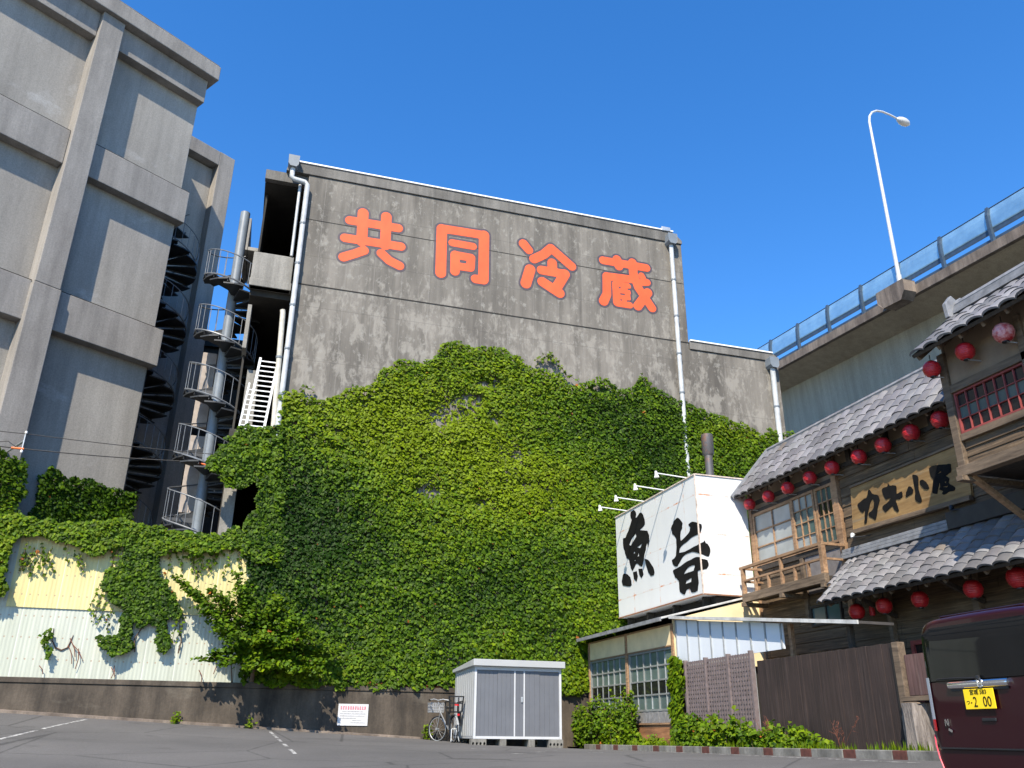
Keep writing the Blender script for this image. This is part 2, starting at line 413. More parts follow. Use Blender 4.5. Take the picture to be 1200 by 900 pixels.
# ------------------------------------------------------------------ leaves
def leaf_mesh(name, P, N, S, T, parent=None, seed=0, droop=1.0, mat=None, spread=1.1):
    """P points, N facing directions, S sizes, T tints (n,3): lobed folded leaves as one mesh"""
    rng = np.random.default_rng(seed); n = len(P)
    root = parent
    while root is not None and root.parent is not None: root = root.parent
    if root is not None: P = P-np.array(root.location)
    N = N/np.linalg.norm(N, axis=1, keepdims=True)
    down = np.tile(np.array([0, 0, -1.]), (n, 1))*droop+rng.normal(0, .35, (n, 3))
    D = down-N*np.sum(down*N, 1, keepdims=True); D /= np.linalg.norm(D, axis=1, keepdims=True)+1e-9
    a = rng.normal(0, spread*.55, n)
    Sd = np.cross(N, D); c, s = np.cos(a)[:, None], np.sin(a)[:, None]
    D, Sd = c*D+s*Sd, c*Sd-s*D
    fold = (.12+.22*rng.random(n))[:, None]; S = S[:, None]
    base = P-D*S*.35
    tip = P+D*S*.65-N*S*.12
    mid = P+D*S*.05+N*S*.02
    l1 = P-D*S*.12+Sd*S*.50-N*S*fold*.8; r1 = P-D*S*.12-Sd*S*.50-N*S*fold*.8
    l2 = P+D*S*.27+Sd*S*.26-N*S*fold*.6; r2 = P+D*S*.27-Sd*S*.26-N*S*fold*.6
    V = np.stack([base, mid, tip, l1, l2, r1, r2], 1).reshape(-1, 3)
    q = np.array([[0, 1, 4, 3], [1, 2, 4, -1], [0, 5, 6, 1], [1, 6, 2, -1]])
    o = (np.arange(n)*7)[:, None]
    quads1 = o+np.array([0, 3, 4, 1]); tri1 = o+np.array([1, 4, 2]); quads2 = o+np.array([0, 1, 6, 5]); tri2 = o+np.array([1, 2, 6])
    loops = np.concatenate([np.concatenate([quads1, tri1, quads2, tri2], 1)]).reshape(-1)
    starts = (np.arange(n)*14)[:, None]+np.array([0, 4, 7, 11]); totals = np.tile(np.array([4, 3, 4, 3]), n)
    me = bpy.data.meshes.new(name)
    me.vertices.add(len(V)); me.vertices.foreach_set('co', V.astype(np.float32).reshape(-1))
    me.loops.add(len(loops)); me.loops.foreach_set('vertex_index', loops.astype(np.int32))
    me.polygons.add(n*4); me.polygons.foreach_set('loop_start', starts.reshape(-1).astype(np.int32)); me.polygons.foreach_set('loop_total', totals.astype(np.int32))
    me.update(calc_edges=True)
    at = me.color_attributes.new('tint', 'FLOAT_COLOR', 'POINT')
    C4 = np.ones((n, 7, 4), np.float32); C4[:, :, :3] = T[:, None, :]
    at.data.foreach_set('color', C4.reshape(-1))
    return link_mesh(name, me, mat or M_leaf, parent)

def in_poly(x, y, poly):
    poly = np.array(poly, float); r = np.zeros(len(x), bool); j = len(poly)-1
    for i in range(len(poly)):
        xi, yi = poly[i]; xj, yj = poly[j]
        c = ((yi > y) != (yj > y)) & (x < (xj-xi)*(y-yi)/(yj-yi+1e-12)+xi); r ^= c; j = i
    return r
G_DARK = np.array([.013, .038, .002]); G_MID = np.array([.066, .126, .004]); G_YEL = np.array([.135, .190, .004]); G_RUST = np.array([.30, .10, .02])
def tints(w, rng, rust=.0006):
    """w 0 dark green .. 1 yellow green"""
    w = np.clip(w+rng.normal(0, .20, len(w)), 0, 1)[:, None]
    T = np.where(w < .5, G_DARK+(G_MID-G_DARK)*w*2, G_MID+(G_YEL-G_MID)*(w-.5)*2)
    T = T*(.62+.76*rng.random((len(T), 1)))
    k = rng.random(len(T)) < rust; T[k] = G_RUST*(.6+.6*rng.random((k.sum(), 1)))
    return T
exec_parts = []

# ================================================================== LARGE STRUCTURE
def gz(x, y):
    x = min(max(x, -14), 11); y = min(max(y, -8), 26)
    return -1.545+.145*x+.068*y-.008*x*y
def build_ground():
    xs = [-600, -200, -60, -25]+[-14+i*.5 for i in range(51)]+[14, 25, 60, 200, 600]
    ys = [-600, -200, -60, -20]+[-8+i*.5 for i in range(69)]+[30, 45, 80, 200, 600]
    vs = [(x, y, gz(x, y)) for y in ys for x in xs]; W = len(xs)
    fs = [[j*W+i, j*W+i+1, (j+1)*W+i+1, (j+1)*W+i] for j in range(len(ys)-1) for i in range(W-1)]
    b = MB(); b.add(vs, fs, 0, True); o = b.build('ground', M_asph); tag(o, kind='structure')
build_ground()
def ground_strip(b, pts, w, lift=.004):
    """painted line following the ground"""
    for (x0, y0), (x1, y1) in zip(pts[:-1], pts[1:]):
        d = np.array([x1-x0, y1-y0]); L = np.hypot(*d); d /= L; nn = np.array([-d[1], d[0]])*w/2; K = max(1, int(L/.3))
        vs = []
        for k in range(K+1):
            p = np.array([x0, y0])+d*L*k/K; jit = .85+.3*random.random()
            for q in (p-nn*jit, p+nn*jit): vs.append((q[0], q[1], gz(*q)+lift))
        b.add(vs, [[2*k, 2*k+1, 2*k+3, 2*k+2] for k in range(K)])
b = MB(); ground_strip(b, [(-3.28, 23.9), (-3.75, 21.4)], .09); ground_strip(b, [(-3.79, 21.1), (-4.1, 19.4)], .09)
tag(b.build('parking_line', M_paint), kind='structure')
b = MB()
for y0, y1 in ((23.4, 22.5), (22.3, 21.2), (20.9, 20.2), (19.6, 18.8), (18.2, 17.2)): ground_strip(b, [(1.02+(23.4-y0)*.035, y0), (1.02+(23.4-y1)*.035, y1)], .075)
tag(b.build('parking_line', M_paint), kind='structure')
b = MB()
for x0, x1, y in ((5.0, 5.3, 18.9), (5.3, 5.6, 17.0), (6.5, 6.75, 18.4), (5.9, 6.2, 17.6), (7.0, 7.3, 17.2), (7.6, 7.9, 18.6)): ground_strip(b, [(x0, y), (x1, y-.05)], .10)
tag(b.build('parking_line', M_paint), kind='structure')
b = MB(); ground_strip(b, [(8.95, 21.5), (8.85, 15), (8.75, 10)], .06); tag(b.build('parking_line', M_paint), kind='structure')

# ---- retaining wall with the plastic sheet wall on top
YF = 24.5
t = thing('retaining_wall', 'low brown stained concrete retaining wall along the back of the car park', 'wall', (-4, YF, 0))
b = MB(); b.box(-16, 10.6, YF-.12, YF-.01, -1.2, 1.05); b.build('wall', M_ret, t, .015)
b = MB(); b.box(-16, 10.6, YF-.15, YF-.008, 1.053, 1.18); b.box(-16, .3, YF-.007, YF+.4, .9, 1.178); b.build('coping', M_ret, t, .012)
b2 = MB()
for k in range(42):
    x0 = -16+k*.5; x1 = x0+.5; z0, z1 = gz(x0, YF)+.035, gz(x1, YF)+.035
    b2.add([(x0, YF-.25, z0), (x1, YF-.25, z1), (x1, YF-.123, z1+.015), (x0, YF-.123, z0+.015), (x0, YF-.25, z0-.2), (x1, YF-.25, z1-.2)], [[0, 1, 2, 3], [4, 5, 1, 0]])
b2.build('gutter_edge', M_kerbc, t)

def sheet(b, x0, x1, z0, z1, y, mi=0, amp=.0028, per=.095):
    n = int((x1-x0)/per*6); vs = []
    for k in range(n+1):
        x = x0+(x1-x0)*k/n; yy = y+amp*math.cos(2*math.pi*x/per)
        vs += [(x, yy, z0), (x, yy, z1)]
    b.add(vs, [[2*k, 2*k+2, 2*k+3, 2*k+1] for k in range(n)], mi, True)
t = thing('plastic_sheet_wall', 'corrugated plastic sheet wall, yellow above white, standing on the retaining wall', 'wall', (-4, YF, 1.18))
b = MB(); sheet(b, -15, .24, 1.19, 2.95, YF+.12); b.build('white_sheet', M_whs, t)
b = MB(); sheet(b, -5.72, .24, 2.86, 4.75, YF+.085); b.build('yellow_sheet', M_yel, t)
b = MB(); sheet(b, -15, -5.66, 2.86, 4.75, YF+.10); b.build('white_sheet', M_whs, t)
b = MB(); b.box(-15, .24, YF+.16, YF+.22, 1.2, 4.7)
b.build('backing_board', M_darkc, t)
# broken notch with rusty rim in the sheet
b = MB()
b.tube([onY(u, v, YF+.10) for u, v in ((63, 736), (61, 750), (65, 759), (72, 762), (79, 759), (84, 749), (86, 744))], [.008, .014, .02, .022, .018, .012, .006], 5); b.build('torn_edge', simple('dirty torn edge', (.10, .06, .045), .9, 0, .5, 30), t)

# ---- cold store
store = thing('cold_store_building', 'tall grey weathered concrete cold store with painted orange writing on its end wall', 'building', (7, YF+3, 0))
b = MB()
b.poly([[(.33, YF, -1), (17.92, YF, -1), (17.92, YF, 12.92), (14.24, YF, 12.92), (14.24, YF, 17.32), (.33, YF, 17.32)]], (0, 1, 0), 14)
b.build('wall', M_store, store, .02)
b = MB(); b.poly([[(-.42, YF-.05, 17.325), (14.26, YF-.05, 17.325), (14.26, YF-.05, 17.46), (13.95, YF-.05, 17.75), (-.36, YF-.05, 17.70)]], (0, 1, 0), 14.1)
b.poly([[(14.262, YF-.05, 12.925), (17.94, YF-.05, 12.925), (17.94, YF-.05, 13.06), (17.72, YF-.05, 13.24), (14.262, YF-.05, 13.24)]], (0, 1, 0), 14.1)
b.build('coping', M_cope, store, .012)
b = MB(); b.bar((-.30, YF-.03, 17.745), (13.9, YF-.03, 17.80), .12, .05); b.bar((14.27, YF-.03, 13.265), (17.7, YF-.03, 13.265), .12, .05); b.build('roof_trim', M_whitem, store)
b = MB(); b.box(.331, 17.915, YF-.016, YF+.02, 13.165, 13.195)
b.box(.331, 14.2, YF-.010, YF+.02, 15.60, 15.615); b.build('construction_joint', M_darkc, store)
b = MB(); b.box(13.42, 13.78, YF-.10, YF+.3, 17.76, 17.93); b.build('roof_block', M_galv, store, .01)
# gallery on the west side, its shade put into dark concrete
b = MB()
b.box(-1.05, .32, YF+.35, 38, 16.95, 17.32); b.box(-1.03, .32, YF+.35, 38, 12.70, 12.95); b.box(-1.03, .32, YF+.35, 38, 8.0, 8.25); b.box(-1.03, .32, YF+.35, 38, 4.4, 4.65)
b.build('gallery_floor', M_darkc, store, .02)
b = MB(); b.box(-.99, -.93, YF+1.0, 37.9, 0, 16.9); b.box(.27, .322, YF+.36, 37.9, 0, 17.3); b.box(-.9, .26, 31, 31.2, 0, 16.9); b.build('gallery_wall_sun_block', M_darkc, store)  # closed west wall is added to keep the sun out of the gallery
b = MB(); b.poly([[(-1.06, YF+.1, 16.96), (.325, YF+.1, 16.96), (.325, YF+.1, 17.32), (-1.06, YF+.1, 17.32)]], (0, 1, 0), .22)
b.build('roof_fascia', M_cope, store, .01)
b = MB(); b.box(-1.06, .18, YF+.05, YF+.3, 12.90, 14.12); b.build('gallery_parapet', M_pale, store, .02)
b = MB(); b.box(-1.08, .20, YF+.03, YF+.32, 12.90, 13.16); b.build('gallery_slab_edge', M_pale, store, .015)
b = MB(); b.box(-1.62, -1.45, 28, 30.6, 16.1, 17.45); b.box(-1.44, -1.0, 28, 30.6, 16.1, 16.25); b.build('balcony_panel', M_pale, store, .02)
# sunlit pieces of pillars behind the spiral stair, built as separate pale boards
M_pink = simple('sunlit pinkish board', (.33, .285, .25), .8, 0, .2, 3)
for bx_, mt_ in (((-2.30, -1.85, 27.3, 27.5, 9.0, 11.6), M_pink), ((-2.28, -1.82, 27.3, 27.5, 6.2, 8.7), M_pink), ((-2.3, -1.98, 27.3, 27.5, 4.4, 5.5), M_pink), ((-.78, -.42, 25.4, 25.5, 8.6, 10.4), M_pale), ((-.95, -.6, 25.2, 25.3, 4.9, 6.6), M_pale), ((-1.02, -.9, YF+.4, YF+1.4, 10.9, 12.4), M_pale)):
    b = MB(); b.box(*bx_); b.build('landing_panel', mt_, store, .01)

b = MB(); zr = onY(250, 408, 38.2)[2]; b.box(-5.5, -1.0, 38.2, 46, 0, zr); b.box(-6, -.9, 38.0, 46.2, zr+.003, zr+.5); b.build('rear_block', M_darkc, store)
# painted characters
def field(strokes, gx, gy):
    F = np.full(gx.shape, 1e9)
    for pts, r in strokes:
        rs = r if isinstance(r, (list, tuple)) else [r]*len(pts)
        if len(pts) == 1: pts = pts*2; rs = list(rs)*2
        for (a, b_), (ra, rb) in zip(zip(pts[:-1], pts[1:]), zip(rs[:-1], rs[1:])):
            ax, ay = a; dx, dy = b_[0]-ax, b_[1]-ay; L2 = dx*dx+dy*dy+1e-12
            tt = np.clip(((gx-ax)*dx+(gy-ay)*dy)/L2, 0, 1)
            F = np.minimum(F, np.hypot(gx-ax-tt*dx, gy-ay-tt*dy)-(ra+(rb-ra)*tt))
    return F
def contour_mesh(b, F, xs, ys, to3d, level=0):
    F = F-level; ny, nx = F.shape
    for j in range(ny-1):
        row = (F[j:j+2] < 0)
        if not row.any(): continue
        for i in range(nx-1):
            c = [(i, j), (i+1, j), (i+1, j+1), (i, j+1)]; f = [F[y, x] for x, y in c]
            if min(f) >= 0: continue
            P = []
            for k in range(4):
                (x0, y0), (x1, y1) = c[k], c[(k+1) % 4]; f0, f1 = f[k], f[(k+1) % 4]
                if f0 < 0: P.append((xs[x0], ys[y0]))
                if (f0 < 0) != (f1 < 0):
                    s = f0/(f0-f1); P.append((xs[x0]+(xs[x1]-xs[x0])*s, ys[y0]+(ys[y1]-ys[y0])*s))
            if len(P) >= 3: b.add([to3d(*p) for p in P], [list(range(len(P)))])
def painted_character(name, ox, oy, strokes, holes=()):
    k = 1/9.
    def cv(p): q = onY(ox+p[0]*k, oy+p[1]*k, YF); return (q[0], q[2])
    q0 = onY(ox+45, oy+50, YF); q1 = onY(ox+55, oy+50, YF); q2 = onY(ox+50, oy+45, YF); q3 = onY(ox+50, oy+55, YF)
    sc = .5*(abs(q1[0]-q0[0])+abs(q2[2]-q3[2]))/10*k
    S = [([cv(p) for p in pts], [rr*sc*.93 for rr in (r if isinstance(r, (list, tuple)) else [r]*len(pts))]) for pts, r in strokes]
    H = [([cv(p) for p in pts], r*sc) for pts, r in holes]
    allp = [p for pts, _ in S for p in pts]; x0 = min(p[0] for p in allp)-.4; x1 = max(p[0] for p in allp)+.4; z0 = min(p[1] for p in allp)-.4; z1 = max(p[1] for p in allp)+.4
    xs = np.arange(x0, x1, .028); zs = np.arange(z0, z1, .028); gx, gy = np.meshgrid(xs, zs)
    F = field(S, gx, gy)
    if H: F = np.maximum(F, -field(H, gx, gy))
    b = MB(); contour_mesh(b, F, xs, zs, lambda x, z: (x, YF-.012, z)); o = b.build(name, M_orange, store)
    G = field(S, gx, gy)-.075
    if H: G = np.maximum(G, -(field(H, gx, gy)+.045))
    b = MB(); contour_mesh(b, G, xs, zs, lambda x, z: (x, YF-.006, z)); b.build('outline', M_navy, o)
painted_character('painted_character', 385, 230, [
    ([(225, 255), (735, 338)], 50), ([(172, 440), (762, 532)], 50), ([(365, 178), (350, 480)], 57), ([(610, 217), (597, 520)], 56),
    ([(157, 642), (280, 606), (372, 572)], [52, 50, 52]), ([(556, 602), (640, 680), (748, 735)], [50, 50, 50])])
painted_character('painted_character', 495, 250, [
    ([(192, 630), (205, 165)], 56), ([(205, 162), (650, 232)], 50), ([(650, 232), (642, 700)], 56), ([(645, 705), (560, 693)], 50),
    ([(315, 312), (532, 350)], 42), ([(342, 612), (345, 440)], 50), ([(345, 440), (512, 470)], 46), ([(512, 470), (506, 575)], 46), ([(350, 555), (506, 578)], 44)])
painted_character('painted_character', 595, 265, [
    ([(165, 187), (222, 255)], [50, 46]), ([(235, 458), (190, 605)], 56), ([(275, 348), (380, 300), (455, 235)], 50), ([(455, 235), (672, 425)], 50),
    ([(468, 390), (470, 480)], 52), ([(355, 465), (602, 507)], 50), ([(602, 507), (520, 640)], 54), ([(365, 588), (545, 707)], 54)])
painted_character('painted_character', 690, 285, [
    ([(150, 182), (605, 262)], 44), ([(297, 172), (315, 245)], 47), ([(460, 205), (468, 320), (520, 470), (665, 685)], [46, 48, 46, 46]),
    ([(190, 350), (440, 382)], 44), ([(188, 350), (190, 540), (155, 612)], [46, 46, 50]), ([(555, 342), (590, 410)], 34), ([(535, 418), (615, 415)], 38),
    ([(622, 522), (515, 665)], 48), ([(290, 435), (300, 625)], 46), ([(300, 440), (405, 458)], 40), ([(310, 510), (400, 520)], 42), ([(310, 575), (400, 580)], 42), ([(305, 635), (430, 655)], 36), ([(400, 460), (405, 600)], 34)],
    [([(325, 470)], 11), ([(335, 537), (372, 542)], 8), ([(340, 600)], 9), ([(415, 488), (460, 488)], 9), ([(405, 612), (450, 612)], 8)])

# ---- drain pipes on the cold store
def drain_pipe(label, pts, r, mat, hopper=None, cat='drain pipe'):
    t = thing('drain_pipe', label, cat, tuple(pts[-1]))
    b = MB(); b.tube(pts, r, 10); b.build('pipe', mat, t)
    if hopper:
        b = MB(); x, y, z, w, h = hopper; b.poly([[(x-w/2, y-w/2, z+h), (x+w/2, y-w/2, z+h), (x+w/2, y-w/2, z+.1), (x+w*.3, y-w/2, z), (x-w*.3, y-w/2, z), (x-w/2, y-w/2, z+.1)]], (0, 1, 0), w); b.build('rain_hopper', M_pipeg, t, .01)
    P = [np.array(p) for p in pts]; a, c = P[-2], P[-1]; L = np.linalg.norm(c-a)
    for k in range(1, int(L/1.5)):
        q = a+(c-a)*k*1.5/L; b = MB(); b.lathe(q-np.array([0, 0, .03]), [(r, 0), (r+.018, 0), (r+.018, .06), (r, .06)], 10); b.box(q[0]-.02, q[0]+.02, q[1], YF-.002, q[2]-.02, q[2]+.02); b.build('clip', M_pipeg, t)
yp = YF-.16
drain_pipe('white drain pipe with elbow down the left edge of the cold store wall', [(-.22, yp, 17.35), (-.22, yp, 17.02), (-.15, yp, 16.95), (.22, yp, 16.90), (.31, yp, 16.8), (.32, yp, 6.5)], .085, M_pipew, (-.22, yp, 17.35, .34, .42))
drain_pipe('long white drain pipe under the right end of the orange writing', [(13.72, yp, 17.1), (13.74, yp, 7.2)], .085, M_pipew, (13.72, yp, 17.1, .36, .42))
drain_pipe('short white drain pipe at the far right corner of the cold store', [(17.55, yp, 12.55), (17.5, yp, 7.8)], .10, M_pipew, (17.55, yp, 12.55, .36, .40))
drain_pipe('thin white pipe inside the dark gallery opening under the roof', [(.08, YF+.05, 16.9), (.09, YF+.05, 14.15)], .05, M_pipew)
drain_pipe('cream pipe with rounded top beside the white barred gate', [(.03, YF-.12, 12.1), (.05, YF-.12, 12.0), (.22, YF-.12, 7.8)], .085, simple('cream pipe', (.50, .47, .39), .5, 0, .2))

# white barred gate on the gallery
t = thing('barred_gate', 'white barred metal gate in the gallery beside the cream pipe', 'gate', (-.4, YF-.05, 8.1))
g = MB(); gl = lambda s, z: (-.43+s*.52-(10.4-z)*.07, YF-.02, z)
for s in (0, 1): g.bar(gl(s, 7.9), gl(s, 10.45), .07, .07)
g.build('gate_post', M_whitem, t)
g = MB(); [g.bar(gl(0, 7.95+k*.16), gl(1, 7.95+k*.16), .03, .034) for k in range(16)]; g.bar(gl(-.35, 7.9), gl(-.30, 9.6), .05, .05)
[g.bar(gl(-.33, 7.95+k*.16), gl(-.02, 7.95+k*.16), .028, .03) for k in range(10)]
g.build('gate_bar', M_whitem, t)

# ---- left building
LY = R(90)-(R(72.87)-R(38.83)); Lv = np.array([math.cos(R(72.87-38.83)), math.sin(R(72.87-38.83)), 0]); Nv = np.array([Lv[1], -Lv[0], 0]); LC = np.array([-4.29, 30., 0])
def LP(t, off, z): return LC+Lv*t+Nv*off+np.array([0, 0, z])
def lbox(b, t0, t1, o0, o1, z0, z1): b.obox(LP(t0, o0, z0), Lv*(t1-t0), Nv*(o1-o0), (0, 0, z1-z0))
lb = thing('grey_concrete_building', 'tall smooth grey concrete building with deep bands and a pillar, at the far left', 'building', tuple(LP(-4, 0, 0)))
b = MB(); lbox(b, -14, 0, -14, 0, -1, 24.58); b.build('wall', M_left, lb, .02)
b = MB(); lbox(b, -14, .30, -14, .78, 24.62, 25.30); b.build('cornice', M_leftb, lb, .03)
b = MB(); lbox(b, -14, .26, -13.9, .72, 25.303, 25.40); b.build('cornice_cap', M_cope, lb, .02)
for t0, t1 in ((-14, -4.44), (-3.60, .04)):
    b = MB(); lbox(b, t0, t1, -14 if t1 > 0 else .003, .40, 23.5, 24.6); b.build('band', M_leftb, lb, .02)
for z0, z1 in ((17.83, 19.2), (11.88, 13.28)):
    for t0, t1 in ((-14, -4.44), (-3.60, .15)):
        b = MB(); lbox(b, t0, t1, -3.2 if t1 > 0 else .003, .40, z0, z1); b.build('band', M_leftb, lb, .02)
        b = MB(); lbox(b, t0, t1, -3.2 if t1 > 0 else .003, .385, z1+.002, z1+.03); b.build('band_joint', M_darkc, lb)
b = MB(); lbox(b, -4.43, -3.61, .003, .60, 13.22, 24.61); b.build('pillar', M_leftb, lb, .025)
b = MB(); lbox(b, -4.46, -3.58, .003, .63, -1, 13.20); b.build('pillar', M_leftb, lb, .025)
b = MB(); lbox(b, .003, 3.2, -14, -3.95, -1, 24.1); b.build('wing_wall', M_left, lb, .02)
b = MB(); lbox(b, 3.2, 3.97, -14, -3.5, -1, 24.90); lbox(b, .01, 3.197, -14, -3.5, 24.15, 24.88); b.build('wing_frame', M_leftb, lb, .02)
# pale water stains are in the concrete; a dark metal flashing strip closes the right edge
b = MB(); lbox(b, .002, .03, -.3, -.02, 0, 11.8); b.build('edge_strip', M_stair, lb)

def spiral_stair(label, x, y, z0, z1, r, pitch, n, pole_r, pole_mat, sense, top_extra=1.0, ph=0):
    t = thing('spiral_stair', label, 'spiral stair', (x, y, z0))
    b = MB(); b.tube([(x, y, z0-1), (x, y, z1+top_extra)], pole_r, 16); b.build('pole', pole_mat, t)
    a = 2*math.pi/n; dz = pitch/n; N = int((z1-z0)/dz)
    def pt(rr, an, z): return (x+rr*math.cos(an), y+rr*math.sin(an), z0+z)
    b = MB(); a1 = a*1.18
    loop = [pt(pole_r*.95, 0, 0), pt(r*.6, -.02, 0), pt(r, -.02, 0), pt(r, a1*.5, 0), pt(r, a1, 0), pt(pole_r*.95, a1, 0)]
    b.poly([loop], (0, 0, -1), .045)
    b.bar(pt(pole_r, a1, -.05), pt(r*.97, a1, -.05), .02, .14)
    tr = b.build('tread', M_stair, t)
    for i in range(N):
        o = tr if i == 0 else tr.copy()
        if i: COL.objects.link(o); o.parent = t
        o.location = (0, 0, i*dz); o.rotation_euler = (0, 0, ph+sense*i*a-(a1 if sense < 0 else 0))
    b = MB(); h1 = []; h2 = []
    M_ = N*3
    for i in range(M_+1):
        an = ph+sense*i/3*a; z = i/3*dz
        if z > N*dz: break
        h1.append(pt(r*.97, an, z+.92)); h2.append(pt(r*.97, an, z+.02))
    b.tube(h1, .020, 6); b.tube(h2, .03, 5)
    for i in range(N):
        for f in (.25, .75):
            an = ph+sense*(i+f)*a; b.tube([pt(r*.97, an, (i+f)*dz), pt(r*.97, an, (i+f)*dz+.92)], .010, 5, cap=False)
    b.build('railing', M_rail, t)
    return t
spiral_stair('grey spiral stair with a pale round pole between the two concrete buildings', -1.60, 26.3, 3.6, 14.55, 1.0, 2.04, 12, .16, M_pipeg, -1, 2.0, R(200))  # pole, treads and rails are coloured darker in place of shade
sp = LP(.62, -1.75, 0)
spiral_stair('shaded spiral stair in the nook behind the grey building corner', sp[0], sp[1], 3.0, 19.4, 1.34, 2.75, 14, .12, M_stair, -1, .6, R(40))

# ---- overpass
GR = .0655
def ov(x, y, dz): return (x, y, 18.02+GR*(y-20.7)+dz)
ovp = thing('overpass', 'elevated concrete road bridge passing behind the restaurant roofs', 'bridge', (33, 20, 0))
sec = [(27.0, 0), (27.0, .40), (27.5, .40), (27.5, .15), (41, .15), (41, 0), (39.3, -.5), (39.1, -6.5), (29.0, -6.5), (28.8, -.42)]
b = MB(); y0, y1 = -25, 75
vs = [ov(x, y0, z) for x, z in sec]+[ov(x, y1, z) for x, z in sec]; K = len(sec)
b.add(vs, [[i, (i+1) % K, K+(i+1) % K, K+i] for i in range(K)]+[list(range(K))[::-1], list(range(K, 2*K))]); b.build('girder', M_high, ovp)
b = MB(); b.obox(ov(26.96, y0, -.04), (.42, 0, 0), (0, y1-y0, GR*(y1-y0)), (0, 0, .46)); b.build('edge_kerb', M_kerbc, ovp, .02)
b = MB(); cy = 27.15
b.poly([[ov(26.955, cy-.85, .60), ov(26.955, cy+.85, .60), ov(26.955, cy+.85, .05), ov(26.955, cy+.55, -.30), ov(26.955, cy-.55, -.30), ov(26.955, cy-.85, .05)]], (-1, 0, 0), .65); b.build('lamp_corbel', M_kerbc, ovp, .02)
nb = thing('road_barrier', 'see through blue panel barrier along the edge of the overpass', 'barrier', ov(27.2, 25, .6))
def bpost(y): 
    b = MB(); pts = [ov(27.18, y, .40), ov(27.14, y, 1.2), ov(27.16, y, 1.7), ov(27.25, y, 2.1)]
    for p, q in zip(pts[:-1], pts[1:]): b.bar(p, q, .13, .16, up=(1, 0, 0))
    return b
ysp = [24.74+2.58*k for k in range(-9, 12)]
p0 = bpost(ysp[0]).build('post', M_barpost, nb)
for y in ysp[1:]:
    o = p0.copy(); COL.objects.link(o); o.parent = nb; o.location = (0, y-ysp[0], GR*(y-ysp[0]))
b = MB(); Y0, Y1 = ysp[0], ysp[-1]
prof = [(27.20, 1.12), (27.20, 1.5), (27.22, 1.75), (27.30, 2.08)]
b.add([ov(x, Y0, z) for x, z in prof]+[ov(x, Y1, z) for x, z in prof], [[i, i+1, 5+i, 4+i] for i in range(3)]); b.build('panel', M_barrier, nb)
b = MB()
for dz, h, dx in ((.92, .27, 27.22), (.60, .11, 27.24)): b.obox(ov(dx, Y0, dz), (.05, 0, 0), (0, Y1-Y0, GR*(Y1-Y0)), (0, 0, h))
b.tube([ov(27.3, Y0, 2.09), ov(27.3, Y1, 2.09)], .025, 6); b.build('rail', M_barpost, nb)
# street lamp on the overpass
lp = ov(26.98, cy, .6); t = thing('street_lamp', 'tall white street lamp with curved arm standing on the overpass edge', 'street lamp', lp)
b = MB(); zt = 28.55; pts = [(lp[0], cy, lp[2]), (lp[0], cy, zt)]
arc = [(lp[0]+.08, cy, zt+.38), (lp[0]+.28, cy, zt+.68), (lp[0]+.58, cy, zt+.86), (lp[0]+.95, cy, zt+.90), (lp[0]+1.4, cy, zt+.82), (lp[0]+1.9, cy, zt+.66)]
b.tube(pts+arc, [.10, .062, .06, .055, .052, .05, .047, .043], 12); b.build('pole', M_lampm, t)
b = MB(); b.tube([(lp[0], cy, lp[2]), (lp[0], cy, lp[2]+.7)], .12, 12); b.build('base_sleeve', M_lampm, t)
h = np.array((lp[0]+2.2, cy, zt+.56)); b = MB(); b.lathe(h-np.array([.42, 0, -.14]), [(.03, 0), (.12, .08), (.19, .25), (.21, .45), (.17, .65), (.06, .78), (0, .8)], 14, axis=(1, 0, -.3)); hd = b.build('lamp_head', M_lampm, t)
b = MB(); b.lathe(h-np.array([.12, 0, .06]), [(0, 0), (.12, .02), (.16, .10), (.17, .17)], 14, axis=(.2, 0, 1)); b.build('glass_bowl', M_lampg, hd)

# ================================================================== RESTAURANT
XR = 12.5
rest = thing('restaurant_building', 'old dark plank two storey restaurant with grey tiled roofs, red window bay and lanterns', 'building', (XR, 12, 0))
# walls: lapped planks on a dark core
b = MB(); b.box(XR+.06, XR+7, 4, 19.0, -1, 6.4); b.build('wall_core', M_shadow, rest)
def planks(b, x, y0, y1, z0, z1, h=.21, th=.035):
    z = z0; rng = random.Random(int(abs(x*100+y0*10+z0)))
    while z < z1-.02:
        hh = min(h*(.85+.3*rng.random()), z1-z); cuts = [y0]; 
        while cuts[-1] < y1-.6: cuts.append(min(y1, cuts[-1]+1.6+1.6*rng.random()))
        if cuts[-1] < y1: cuts.append(y1)
        for a, c in zip(cuts[:-1], cuts[1:]):
            j = rng.random()*.014
            b.add([(x-th-j, a, z), (x-th-j, c-.004, z), (x-.012-j, c-.004, z+hh+.01), (x-.012-j, a, z+hh+.01), (x+.03, a, z), (x+.03, c-.004, z), (x+.03, c-.004, z+hh), (x+.03, a, z+hh)],
                  [[3, 2, 1, 0], [0, 1, 5, 4], [2, 3, 7, 6], [0, 4, 7, 3], [1, 2, 6, 5]])
        z += hh
b = MB(); planks(b, XR, 6, 15.35, 3.6, 5.62); planks(b, XR, 15.6, 19, 2.4, 3.98); b.build('plank_wall', M_plank, rest)
b = MB(); planks(b, XR, 4, 15.55, -.6, 3.6, .24); planks(b, XR, 15.6, 19, -.6, 2.4, .24); b.build('lower_plank_wall', M_plank, rest)
b = MB(); b.box(XR-.02, XR+.055, 6, 18.95, 5.70, 6.25); b.build('plaster_band', M_plaster, rest)
b = MB(); b.box(XR-.07, XR+.05, 6, 18.98, 5.60, 5.70); b.box(XR-.075, XR+.05, 15.42, 18.98, 5.38, 5.47); b.box(XR-.07, XR+.05, 15.6, 18.98, 3.90, 4.02); b.build('wall_beam', M_darkbeam, rest)
